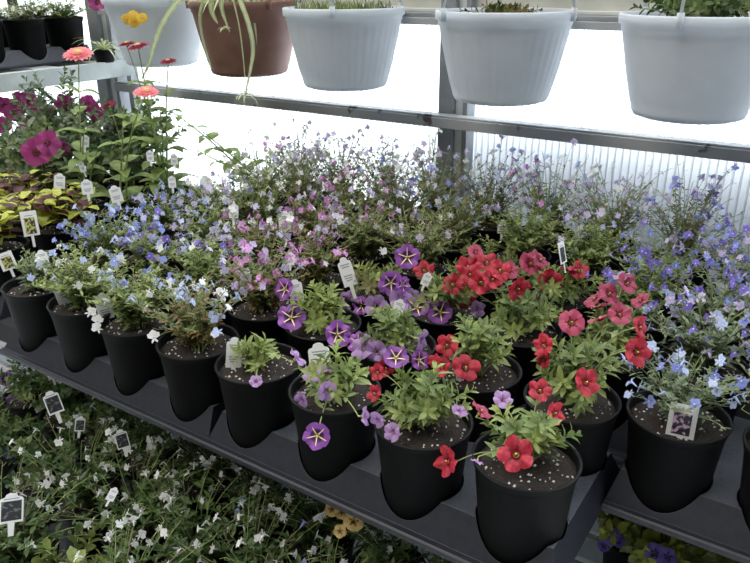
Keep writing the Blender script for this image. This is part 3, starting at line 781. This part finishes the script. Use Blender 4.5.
def put_zinnia(x, y, z, label, heads, bare, seed, big=.056):
    "heads: (px,py,dY,col,radius px); bare: (px,py,dY) tips with leaves only"
    R = random.Random(seed); e = new_pot('potted_zinnia', x, y, z, label, 'tall zinnias at left', soil=seed, cat='potted flower')
    base = V((0, 0, SOIL_Z + .004)); st = MB(); fo = MB()
    for it in [(h, True) for h in heads] + [(h, False) for h in bare]:
        h, fl = it; p = at(h[0], h[1], y + h[2]); loc = p - V((x, y, z)); top = loc - base - (V((0, 0, h[4] * depth(p) / F * .25)) if fl else V())
        b = V((R.uniform(-.02, .02), R.uniform(-.02, .02), 0))
        pts = arc(b, (top.x * .35 + R.uniform(-.02, .02), top.y * .35, top.z * .55), top, 10)
        st.tube(pts, [.0026 - .0012 * i / 10 for i in range(11)], 'stem_green', 6, False); th = R.uniform(0, 3)
        tot = (pts[-1] - pts[0]).length; npair = max(3, int(tot / .055))
        for j in range(npair):
            t = (j + .5) / npair * (.82 if fl else 1.0); f = t * 10; q = min(9, int(f)); pp = pts[q].lerp(pts[q + 1], f - q); th += PI / 2 + R.uniform(-.3, .3)
            k = (1 - .6 * t)
            for s in (0, PI):
                fo.leaf(pp, (math.cos(th + s), math.sin(th + s), R.uniform(.2, .7)), (0, 0, 1), big * 1.75 * k * R.uniform(.7, 1.1), big * .85 * k, 'leaf_zinnia', n=6, curl=R.uniform(.6, 1.5), fold=.12, prof=lambda t: (math.sin(PI * t ** .65) ** .85 if 0 < t < 1 else (.1 if t == 0 else 0)))
        if fl:
            r = h[4] * depth(p) / F; d = V((R.uniform(-.25, .25), R.uniform(-.45, -.1), 1))
            o = link('flower', ZH[h[3]], e, loc, aim(d)); o.scale = (r,) * 3
            link('flower_eye', ZE, o); link('calyx', ZC, o)
    link('stems', st.mesh('stems'), e, base); link('foliage', fo.mesh('foliage'), e, base)
    return e
put_zinnia(XL + 2 * A, YL + 2 * B, ZB, 'zinnia with a lone coral-pink flower on a long stem below the upper shelf', [(78, 53, .03, 'petal_coral', 15)], [(86, 120, 0), (98, 150, .02)], 1)
put_zinnia(XL + 3 * A, YL + 2 * B, ZB, 'tallest zinnia, large pale green leaves, orange-pink flower seen from the side', [(146, 91, .02, 'petal_coral', 13)], [(124, 105, 0)], 2)
put_zinnia(XL + 3 * A, YL + 3 * B, ZB, 'zinnia with paired rose flowers in front of the left white basket', [(138, 46, .0, 'petal_rose', 12), (127, 44, .03, 'petal_rose', 10), (168, 61, .08, 'petal_rose', 9)], [(160, 110, .03)], 3)
put_zinnia(0 * A - .135 + .1, YL + 4 * B, ZB, 'thin zinnia without flowers, bent twigs dark against the bright wall', [], [(172, 112, .05), (203, 132, .0), (196, 150, .03)], 4)

# ---- magenta petunias at the left back
C_(XL + 1 * A, YL + 2 * B, ZB, 'petunia with one big magenta bloom under the upper shelf', [('magenta', 36, 152, -.14, 14, -.2, .1), ('magenta', 48, 143, -.12, 13, .3, .2), ('magenta', 4, 168, -.02, 10, -.4, 0), ('magenta', 62, 148, .04, 8, .3, .2)],
   seed=21, h=.20, spread=.12, shoots=32, leaf='leaf_grey', light='leaf_green', L0=.032, W0=.014, name='potted_petunia')
C_(XL + 2 * A, YL + 3 * B, ZB, 'dark-leaved petunia with scattered magenta blooms behind the lone zinnia', [('magenta', 64, 103, .02, 9, 0, .4), ('magenta', 88, 104, .05, 9, .2, .2), ('magenta', 95, 112, .05, 9, .3, .1), ('rose', 108, 104, .05, 8, .2, .3), ('magenta', 62, 150, -.03, 8, .2, 0)],
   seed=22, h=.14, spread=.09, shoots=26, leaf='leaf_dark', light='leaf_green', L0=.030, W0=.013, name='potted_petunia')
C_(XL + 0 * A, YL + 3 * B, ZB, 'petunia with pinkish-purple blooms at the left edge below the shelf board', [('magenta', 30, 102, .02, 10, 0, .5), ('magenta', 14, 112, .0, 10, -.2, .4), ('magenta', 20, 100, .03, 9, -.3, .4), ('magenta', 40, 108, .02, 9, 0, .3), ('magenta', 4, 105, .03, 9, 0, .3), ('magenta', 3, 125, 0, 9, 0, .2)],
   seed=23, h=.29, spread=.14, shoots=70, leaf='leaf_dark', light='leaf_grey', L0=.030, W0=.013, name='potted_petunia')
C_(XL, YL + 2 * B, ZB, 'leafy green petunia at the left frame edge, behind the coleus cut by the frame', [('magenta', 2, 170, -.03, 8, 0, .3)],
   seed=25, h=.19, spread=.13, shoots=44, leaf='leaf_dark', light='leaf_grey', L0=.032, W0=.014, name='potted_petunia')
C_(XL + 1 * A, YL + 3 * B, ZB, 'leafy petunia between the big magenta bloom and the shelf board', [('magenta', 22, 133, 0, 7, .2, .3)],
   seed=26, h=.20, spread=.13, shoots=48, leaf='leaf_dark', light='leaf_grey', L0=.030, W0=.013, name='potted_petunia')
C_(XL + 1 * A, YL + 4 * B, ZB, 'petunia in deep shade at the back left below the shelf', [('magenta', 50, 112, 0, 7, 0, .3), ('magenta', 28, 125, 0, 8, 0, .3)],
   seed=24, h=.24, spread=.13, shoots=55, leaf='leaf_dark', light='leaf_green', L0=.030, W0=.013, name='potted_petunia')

# ---- upper shelf at the left, with its tray
SZ = RZ + .262
e = link('hanging_shelf', None, loc=(-1.0, .35, SZ)); tag(e, 'pale painted board shelf at upper left carrying the black tray', 'shelf')
m = MB(); m.box((.175, -.75, -.045), (.195, .57, .004), 'shelf_paint'); bevel(link('front_board', m.mesh('front_board', False), e), .002)
for i in range(13):
    y = -.74 + i * .1; m = MB(); m.box((-.35, y, -.012), (.174, y + .075 if i % 3 else y + .06, 0), 'bench_steel' if i % 2 else 'shelf_paint'); link('slat', m.mesh('slat', False), e)
m = MB(); m.box((-.37, -.75, -.045), (-.352, .57, .004), 'shelf_paint'); link('rear_board', m.mesh('rear_board', False), e)
for yy in (-.70, .50):
    m = MB(); m.box((-.36, yy, -.045), (.17, yy + .03, -.013), 'shelf_paint'); link('bearer', m.mesh('bearer', False), e)
for k, (xx, yy) in enumerate(((-.388, .53), (-.388, -.7))):
    m = MB(); m.box((xx, yy, -SZ), (xx + .016, yy + .03, .9), 'bench_steel'); link('upright', m.mesh('upright', False), e)
tr = make_tray('pot_tray', -.98, -.27, SZ + .001, 'black tray on the upper shelf with two rows of low bedding pots', 9, 2, PI / 2, None)
for i in range(9):
    R = random.Random(i); x, y = -.98, -.27 + i * A
    if i < 4: continue
    e2 = new_pot('potted_bedding', x, y, SZ + .005, {4: 'fuzzy bedding plant on the upper shelf beyond the left frame edge', 5: 'fuzzy bedding plant on the upper shelf cut by the left frame edge', 6: 'pale fuzzy bedding plant in the second shelf pot from the left frame edge', 7: 'pale fuzzy bedding plant in the third shelf pot, middle of the upper shelf', 8: 'bedding plant with a magenta flower, last pot on the upper shelf'}[i], 'bedding pots on the upper shelf', soil=i, cat='potted plant')
    st, fo, spots = lob('sparse' if i % 2 else 'lime', i % 3)
    b = V((0, 0, SOIL_Z))
    for nm2, me in (('stems', st), ('foliage', fo)): o = link(nm2, me, e2, b); o.scale = (1.15, 1.15, .62)
    for p, d, r in spots[:16]:
        o = link('flower', LF['cream'], e2, b + V((p.x * 1.15, p.y * 1.15, p.z * .62)), aim(d, r))
    if i == 8:
        p = at(97, 2, y - .05); o = link('flower', TR['magenta'][0], e2, p - e2.location, aim(CAMDIR(p) + V((0, 0, .4)))); o.scale = (.026,) * 3
        m = MB(); m.tube([b, (p - e2.location) * .5 + b * .5, p - e2.location - V((0, 0, .01))], .0012, 'stem_green', 4); link('stems', m.mesh('stems'), e2)
for i in (5, 6, 7, 8):
    e2 = new_pot('potted_bedding', -.98 - B, -.27 + i * A, SZ + .005, {5: 'bedding plant in the rear row of the upper shelf, at the left frame edge', 6: 'bedding plant in the rear row of the upper shelf, second from the frame edge', 7: 'bedding plant in the rear row of the upper shelf, third from the frame edge', 8: 'bedding plant in the rear row of the upper shelf, farthest one'}[i], 'bedding pots on the upper shelf', soil=i)
    st, fo, spots = lob('sparse' if i % 2 else 'lime', (i + 1) % 3); b = V((0, 0, SOIL_Z))
    for nm2, me in (('stems', st), ('foliage', fo)): o = link(nm2, me, e2, b); o.scale = (1.2, 1.2, .7)
# small spider plant at the far end of the shelf
def strap(m, p0, d, L_, W_, mt, curl, mt2=None): m.leaf(p0, d, (0, 0, 1), L_, W_, mt, n=9, curl=curl, fold=.25, m2=mt2, prof=lambda t: min(1, t * 6 + .5) * (1 - t ** 3) if t < 1 else 0)
sx, sy = at(104, 52, .83).x, .83
e = link('spider_plant', None, loc=(sx, sy, SZ + .002)); tag(e, 'small pale green spider plant at the far end of the upper shelf', 'potted plant')
m = MB(); m._cap1 = False; m.lathe([(.026, 0), (.034, .035), (.036, .037), (.033, .036), (.03, .02)], 'pot_plastic', 24); link('pot', m.mesh('pot'), e)
so = link('soil', soil_mesh(.0315, 5, 0, .003, .001), e, (0, 0, .030))
m = MB(); R = random.Random(3)
for i in range(20):
    t = 2 * PI * i / 20 + R.uniform(-.1, .1); strap(m, (0, 0, .034), (math.cos(t), math.sin(t), R.uniform(.35, 1.6)), R.uniform(.07, .12), .007, 'leaf_pale', R.uniform(1.2, 2.2), 'leaf_cream' if i % 2 else None)
link('foliage', m.mesh('foliage'), e)

# ---- hanging baskets
def basket_mesh(mt, ribs=0, r=.140, rb=.100, h=.178, lug=True):
    m = MB(); m._cap1 = False
    def rf(rr, z, t, i):
        if ribs and 3 <= i <= 11 and z > .02 * 0 and z < h - .03: return rr + .0006 * (1 if math.cos(ribs * t) > 0.1 else -1) * (1 if ribs > 1 else 0)
        return rr
    prof = [(rb - .016, 0), (rb - .004, .004), (rb, .012)]
    for i in range(9): 
        t = i / 8; prof.append((rb + (r - .008 - rb) * (t ** .85), .016 + (h - .046) * t))
    prof += [(r - .0055, h - .026), (r - .005, h - .020), (r + .0005, h - .016), (r + .001, h - .002), (r - .001, h), (r - .006, h), (r - .008, h - .006), (r - .012, h - .04)]
    m.lathe(prof, mt, 168 if ribs else 64, rf=rf)
    if lug:
        for a in (PI / 2 + .1, PI / 2 + .1 + 2 * PI / 3, PI / 2 + .1 + 4 * PI / 3):
            c, s_ = math.cos(a), math.sin(a)
            m.tube([((r + .002) * c, (r + .002) * s_, h - .018), ((r + .004) * c, (r + .004) * s_, h + .006)], .006, mt, 8)
    return m.mesh('basket')
def put_basket(px, Yb, label, mt='basket_white', ribs=0, hz=RZ + .44, turn=0.0, r=.140, x=None):
    x = at(px, 15, Yb).x if x is None else x
    h = .178; e = link('hanging_basket', None, loc=(x, Yb, hz - h)); tag(e, label, 'hanging basket'); e.rotation_euler[2] = turn
    link('basket', basket_mesh(mt, ribs, r), e)
    hn = MB(); hm = 'basket_white' if mt == 'basket_white' else mt
    for a in (PI / 2 + .1, PI / 2 + .1 + 2 * PI / 3, PI / 2 + .1 + 4 * PI / 3):
        c, s_ = math.cos(a), math.sin(a)
        hn.tube([((r + .004) * c, (r + .004) * s_, h + .004), ((r - .02) * c, (r - .02) * s_, h + .10), (.01 * c, .01 * s_, h + .40)], .0028, hm, 6)
    hn.tube([(0, 0, h + .395), (0, 0, h + .43), (.012, 0, h + .45), (.018, 0, h + .465), (.012, 0, h + .482), (0, 0, h + .487), (-.008, 0, h + .48)], .003, hm, 6)
    link('hanger', hn.mesh('hanger'), e)
    s = link('soil', soil_mesh(r - .012, 8, 0, .008, .003), e, (0, 0, h - .020)); p = link('perlite', perlite_mesh(r - .02, 9, 90), s); p['kind'] = 'stuff'
    return e, V((0, 0, h - .018))
hz = RZ + .44
BY = .78
# left white basket with dark foliage and yellow flowers
e, b = put_basket(0, BY, 'smooth white hanging basket at upper left with yellow flowers spilling over', hz=RZ + .458, x=at(157, 15, BY).x)
st, fo = calibrachoa_parts(41, .07, .15, 26, 'leaf_dark', [], .034, .010, 'leaf_green'); link('stems', st, e, b); link('foliage', fo, e, b)
for i, (px, py) in enumerate(((127, 19), (134, 15), (142, 18), (134, 22))):
    p = at(px, py, BY - .15); o = link('flower', ZH['petal_yellow'], e, p - e.location, aim(CAMDIR(p) + V((R.uniform(-.5, .5), R.uniform(-.3, .3), .5)))); o.scale = (.015,) * 3; link('flower_eye', ZE, o)
m = MB(); q = at(134, 14, BY - .13) - e.location; m.tube(arc(b, b * .5 + V((q.x, q.y, b.z + .06)) * .5, q, 6), .0014, 'stem_green', 4, False); link('stems', m.mesh('stems'), e)
# brown basket with spider plant
e, b = put_basket(0, BY, 'reddish-brown hanging basket with a striped spider plant trailing down', 'basket_brown', hz=RZ + .452, x=at(246, 15, BY).x)
m = MB(); R = random.Random(9)
for i in range(46):
    t = R.uniform(0, 2 * PI); strap(m, b + V((R.uniform(-.04, .04), R.uniform(-.04, .04), 0)), (math.cos(t), math.sin(t), R.uniform(.5, 2)), R.uniform(.16, .30), .011, 'leaf_pale', R.uniform(1.2, 2.6), 'leaf_cream')
link('foliage', m.mesh('foliage'), e)
def trail(pix, Yd, w=.011, cream=True):
    "one long hanging leaf through given picture points"
    mm = MB(); k1 = mm.mi('leaf_pale'); k2 = mm.mi('leaf_cream'); pts = [at(x, y, Yd) - e.location for x, y in pix]
    P_ = []
    for i in range(len(pts) - 1):
        for t in (0, .25, .5, .75): 
            a, b_, c, d = pts[max(0, i - 1)], pts[i], pts[i + 1], pts[min(len(pts) - 1, i + 2)]
            P_.append(.5 * ((2 * b_) + (c - a) * t + (2 * a - 5 * b_ + 4 * c - d) * t * t + (3 * b_ - a - 3 * c + d) * t ** 3))
    P_.append(pts[-1]); n = len(P_)
    for i, p in enumerate(P_):
        d = (P_[min(i + 1, n - 1)] - P_[max(0, i - 1)]).normalized(); s = d.cross(CAMDIR(p + e.location)).normalized(); ww = w * .5 * (1 - (i / (n - 1)) ** 3) + .0004
        nn = s.cross(d)
        for q in (-1, -.35, .35, 1): mm.v.append(tuple(p + s * ww * q + nn * abs(q) * ww * .5))
    for i in range(n - 1):
        for q in range(3): a = i * 4 + q; mm.face([a, a + 1, a + 5, a + 4], k2 if (q == 1) else k1)
    link('leaf', mm.mesh('leaf'), e)
trail([(212, 1), (183, -2), (166, 18), (155, 42), (148, 66), (140, 82)], BY - .15, .013)
trail([(206, -6), (200, 15), (203, 40), (212, 70)], BY - .15, .008)
trail([(238, -5), (248, 22), (253, 48), (250, 72), (245, 94)], BY - .15, .010)
trail([(232, -5), (239, 25), (243, 55), (246, 90)], BY - .15, .003)
trail([(222, -5), (222, 10), (229, 30)], BY - .15, .010)
trail([(211, -5), (212, 12), (218, 24)], BY - .15, .012)
def plantlet(px, py, Yd, s, n=12):
    mm = MB(); c = at(px, py, Yd) - e.location
    for i in range(n):
        t = 2 * PI * i / n; strap(mm, c, (math.cos(t), math.sin(t), R.uniform(-.3, 1)), s * R.uniform(.6, 1), .005, 'leaf_cream' if i % 2 else 'leaf_pale', 1.3)
    link('plantlet', mm.mesh('plantlet'), e)
plantlet(225, 28, BY - .15, .022); plantlet(246, 94, BY - .15, .045)
# ribbed white basket (centre left)
e, b = put_basket(344, BY, 'ribbed white hanging basket left of the post, light green grass inside', ribs=42, turn=1.4)
m = MB(); R = random.Random(10)
for i in range(420):
    t = R.uniform(0, 2 * PI); rr = .12 * math.sqrt(R.random()); strap(m, b + V((rr * math.cos(t), rr * math.sin(t), 0)), (R.uniform(-.6, .6), R.uniform(-.6, .6), 1.2), R.uniform(.02, .045), .0035, 'leaf_lime' if i % 2 else 'leaf_green', R.uniform(0, 1.2))
g_ = link('foliage', m.mesh('foliage'), e)
e, b = put_basket(505, BY, 'ribbed white hanging basket in front of the post with dark soil and tiny leaves', ribs=42, turn=.4)
st, fo = calibrachoa_parts(42, .028, .10, 18, 'leaf_dark', [], .018, .006, 'leaf_red'); link('stems', st, e, b); link('foliage', fo, e, b)
e, b = put_basket(703, BY, 'smooth white hanging basket at upper right with dark green leaves', ribs=0, turn=0.9)
st, fo = calibrachoa_parts(43, .06, .125, 34, 'leaf_dark', [], .026, .010, 'leaf_green'); link('stems', st, e, b); link('foliage', fo, e, b)
m = MB(); m.tube([(-2.2, BY, hz + .492), (2.3, BY, hz + .492)], .012, 'metal_frame', 12); pb = struct('trim_9', m)
for i, xx in enumerate((-1.6, 1.9)):
    m = MB(); m.tube([(xx, BY, hz + .49), (xx, .93, hz + .56)], .009, 'metal_frame', 8); struct('trim_%d' % (10 + i), m)

# ---- lower tier in the shade
T = [
 (.20, -.232, 'low', 'sparse green plant in the lower bench pot whose rim shows at the bottom left corner'),
 (.335, -.232, 'leafy', 'bright green leafy seedling clump near the bottom left corner'),
 (.47, -.232, 'low', 'white lobelia at the bottom frame edge beside the leafy seedling clump'),
 (-.10, -.08, 'petu', 'violet star petunia at the left frame edge on the lower bench'),
 (.035, -.08, 'dark', 'dark leafy plant on the lower bench behind the bottom left pot'),
 (.17, -.08, 'low', 'white lobelia on the lower bench, leftmost of the white ones'),
 (.305, -.08, 'low', 'white lobelia on the lower bench, around the pale lying tag'),
 (.44, -.08, 'low', 'white lobelia in the middle of the lower bench display'),
 (.575, -.08, 'low', 'white lobelia at the very bottom with a few blue flowers, lower bench'),
 (.71, -.08, 'low', 'white lobelia nearest the yellow petunia at the bottom'),
 (-.235, .07, 'petus', 'purple star calibrachoa under the left end of the front tray'),
 (-.10, .07, 'dark', 'dark leafy plant carrying the white-rimmed black tag under the left tray'),
 (.035, .07, 'dark', 'shaded green plant below the tray lip, beside the small bright-edged tag'),
 (.17, .07, 'low', 'white lobelia with the black white-rimmed tag, just under the tray lip'),
 (.305, .07, 'low', 'white lobelia under the tray lip, below the tray joint'),
 (.44, .07, 'low', 'white lobelia under the tray lip, right of the tray joint'),
 (.575, .07, 'low', 'white lobelia under the tray lip, left of the dark gap'),
 (.71, .07, 'gold', 'yellow-bronze petunia peeping out below the tray lip'),
 (.845, .07, 'leafy', 'round-leaved plant at the bottom, below the nearest red flower pot'),
]
def lowpot(x, y, lab, sty, seed):
    R = random.Random(seed)
    if sty == 'low':
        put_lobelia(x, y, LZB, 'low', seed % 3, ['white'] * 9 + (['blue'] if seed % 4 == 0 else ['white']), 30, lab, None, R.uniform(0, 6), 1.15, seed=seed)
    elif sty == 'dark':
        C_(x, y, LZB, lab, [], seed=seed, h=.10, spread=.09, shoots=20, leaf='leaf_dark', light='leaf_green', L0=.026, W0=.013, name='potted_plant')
    elif sty == 'leafy':
        C_(x, y, LZB, lab, [], seed=seed, h=.09, spread=.085, shoots=18, leaf='leaf_green', light='leaf_lime', L0=.028, W0=.015, name='potted_plant')
    elif sty.startswith('petu'):
        if sty == 'petu': fl = [('star', 11, 487, -.02, 9, 0, .3), ('violet', 27, 474, 0, 7, .3, .3), ('violet', 46, 486, 0, 8, .5, .3), ('star', 5, 450, .02, 8, 0, .3), ('violet', 10, 452, 0, 7, 0, .2)]
        else: fl = [('star', 6, 379, -.02, 8, 0, .3), ('star', 14, 405, -.04, 7, .2, .2), ('mauve', 12, 400, -.03, 6, 0, .2), ('mauve', 16, 412, -.03, 6, 0, .2)]
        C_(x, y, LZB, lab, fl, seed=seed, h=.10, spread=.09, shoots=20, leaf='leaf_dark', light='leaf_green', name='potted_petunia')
    elif sty == 'gold':
        C_(x, y, LZB, lab, [('gold', 332, 509, -.07, 8, -.3, .5), ('gold', 342, 512, -.07, 8, .0, .5), ('gold', 354, 521, -.09, 11, .1, .2), ('gold', 340, 531, -.09, 7, 0, .2)], seed=seed, h=.10, spread=.085, shoots=18, leaf='leaf_dark', light='leaf_green', name='potted_petunia')
for tx, lab in ((-.505 - .135 * 0 + .0, 'black tray on the lower bench below the left end of the front tray'), (.035 + .0, 'black tray on the lower bench under the white lobelias'), (.575, 'black tray on the lower bench under the yellow-bronze petunia')):
    make_tray('pot_tray', tx, -.08, LT + .0005, lab, group='black pot trays on the lower bench')
make_tray('pot_tray', .20, -.232, LT + .0005, 'black tray at the very bottom edge of the lower bench', 4, 1, group=None)
for n, (x, y, sty, lab) in enumerate(T):
    lowpot(x, y, lab, sty, 100 + n)
# right end of the lower tier
C_(1.02, .36, LZB, 'lime-leaved petunia with violet blooms under the right tray, next to the pale board', [('violet', 610, 535, -.06, 10, -.2, .4), ('violet', 618, 540, -.06, 8, .2, .3), ('violet', 604, 545, -.06, 7, -.2, .2)], seed=131, h=.075, spread=.12, shoots=28, leaf='leaf_lime', light='leaf_yellow', L0=.03, W0=.016, name='potted_petunia')
C_(1.16, .335, LZB, 'lime-leaved petunia at the bottom right corner', [('violet', 655, 553, -.06, 10, 0, .4), ('violet', 668, 556, -.06, 9, .2, .3)], seed=132, h=.075, spread=.12, shoots=28, leaf='leaf_lime', light='leaf_yellow', L0=.03, W0=.016, name='potted_petunia')
C_(1.30, .31, LZB, 'lime-leaved petunia at the right frame edge under the tray', [], seed=133, h=.075, spread=.12, shoots=28, leaf='leaf_lime', light='leaf_yellow', L0=.03, W0=.016, name='potted_petunia')

# ---- plant tags
tg = put_tag
tg(232, 354, 'soil', 31, 'white tag leaning in the small bare-soil pot, fifth of the front row', lean=.15, wide=.82)
tg(321, 361, 'soil', 34, 'largest white tag, behind the lilac flowers in the sixth front pot', lean=-.08, wide=1.02)
tg(105, 307, 'soil', 27, 'white tag beside the white flowers in the second front pot', lean=.1, yaw=.5)
tg(66, 287, 'soil', 32, 'grey-white tag among leaves in the leftmost front pot', lean=-.1, yaw=.3)
tg(43, 259, .0, 18, 'pale tag at the back of the leftmost front pot', yaw=.2)
tg(682, 422, 'soil', 36, 'square tag with a flower photograph in the pale blue lobelia pot', 'tag_photo', wide=.92, square=True, back=-.12)
tg(30, 224, .10, 25, 'tall picture tag in the lime coleus', 'tag_photo_yellow', wide=.75, square=True)
tg(9, 261, .0, 18, 'low picture tag in the coleus pot at the left edge', 'tag_photo_yellow', lean=-.2, square=True)
tg(58, 181, .24, 15, 'left tag of the three on the black pots below the zinnias', lean=.2, wide=1.1)
tg(87, 187, .24, 15, 'middle tag of the three on the black pots below the zinnias', wide=1.15)
tg(117, 194, .26, 17, 'right tag of the three on the black pots below the zinnias', lean=-.15, wide=1.1)
tg(84, 141, .38, 12, 'upper small tag among the zinnia stems', lean=.2)
tg(83, 166, .36, 12, 'small tag edge-on below the zinnia stems', yaw=.8)
tg(150, 156, .38, 11, 'small tag right of the zinnia leaves'); tg(174, 159, .50, 11, 'small tag behind the blue lobelia near the thin zinnia')
tg(172, 182, .36, 12, 'small grey tag in the lobelia right of the zinnia leaves'); tg(207, 185, .44, 19, 'tag standing high at the back left, right of the zinnias', lean=-.1)
tg(233, 211, .30, 15, 'tag among white flowers in the third row', lean=.1)
tg(285, 222, .36, 21, 'pale pink-white tag standing tall among the pink lobelias')
tg(290, 259, .2, 13, 'small tag above the purple star flowers', lean=.1)
tg(245, 281, .12, 18, 'tag in the pink-purple lobelia pot', lean=.1)
tg(297, 291, .15, 22, 'pale tag right behind the paired purple star flowers', lean=-.1)
tg(351, 272, .25, 30, 'long leaning tag left of the purple stars in the third row', lean=-.3, wide=.75)
tg(396, 308, .2, 18, 'rounded tag half buried in lilac flowers', lean=.3)
tg(424, 279, .27, 14, 'pale tag between the purple and the red flowers', lean=.4)
tg(565, 253, .40, 22, 'thin tag seen nearly edge-on behind the rose-red flowers', 'tag_photo_dark', yaw=1.25, lean=.12, square=True)
tg(502, 227, .60, 14, 'small tag in the pale lobelia right of the post')
tg(430, 229, .56, 12, 'small faint tag left of the post foot')
tg(184, 318, .0, 24, 'pale tag hidden in the pale blue lobelia of the fourth front pot', lean=.1)
tg(460, 375, .12, 13, 'little tag tip by the two red flowers')
tg(728, 285, .5, 12, 'pale tag in the hazy blue lobelias at right', wide=1.4)
tg(238, 267, .2, 14, 'tag left in the lavender lobelia of the second row')
# lower tier tags
tg(55, 403, -.1, 24, 'white-rimmed black tag on the lower bench below the front tray', 'tag_photo_dark', lean=-.15)
tg(78, 425, -.08, 15, 'small bright-edged tag on the lower bench', 'tag_photo_dark', lean=.3)
tg(123, 440, -.06, 20, 'black tag with white rim among the white lobelias, lower bench', 'tag_photo_dark', lean=-.1)
tg(8, 511, -.26, 30, 'large dark picture tag at the bottom left edge', 'tag_photo_dark', lean=.25, wide=1.2)
tg(52, 373, .0, 14, 'grey tag just under the left tray lip', lean=-.1)
tg(108, 495, -.2, 14, 'pale tag lying among the white lobelias, lower bench', lean=.7)

# ------------------------------------------------------------------ light
w = bpy.data.worlds.new('world'); scene.world = w; w.use_nodes = True
nt = w.node_tree; N = nt.nodes; Lk = nt.links
bg = N['Background']
tc = N.new('ShaderNodeTexCoord'); sep = N.new('ShaderNodeSeparateXYZ'); Lk.new(tc.outputs['Generated'], sep.inputs[0])
mp = N.new('ShaderNodeMapRange'); mp.inputs['From Min'].default_value = -1; mp.inputs['From Max'].default_value = 1
mr = N.new('ShaderNodeValToRGB'); els = mr.color_ramp.elements
els[0].position = 0.30; els[0].color = (.022, .022, .022, 1); els[1].position = .85; els[1].color = (1, 1, 1, 1)
e1 = els.new(.5); e1.color = (.21, .21, .215, 1); e2_ = els.new(.65); e2_.color = (.42, .42, .42, 1)
Lk.new(sep.outputs['Y'], mp.inputs['Value']); Lk.new(mp.outputs['Result'], mr.inputs['Fac'])
bg.inputs['Color'].default_value = (0.93, 0.965, 1.0, 1)
mu = N.new('ShaderNodeMath'); mu.operation = 'MULTIPLY'; mu.inputs[1].default_value = 8.0
Lk.new(mr.outputs['Color'], mu.inputs[0]); Lk.new(mu.outputs[0], bg.inputs['Strength'])
sd = bpy.data.lights.new('sun', 'SUN'); sd.energy = 2.2; sd.angle = math.radians(35); sd.color = (1, .95, .86)
so = bpy.data.objects.new('sun', sd); COL.objects.link(so)
so.rotation_euler = V((0.45, 0.50, -1.0)).to_track_quat('-Z', 'Y').to_euler()

vs = scene.view_settings
scene.display_settings.display_device = 'sRGB'
vs.view_transform = 'Standard'; vs.look = 'None'; vs.gamma = 1; vs.use_curve_mapping = False
vs.exposure = 0.0
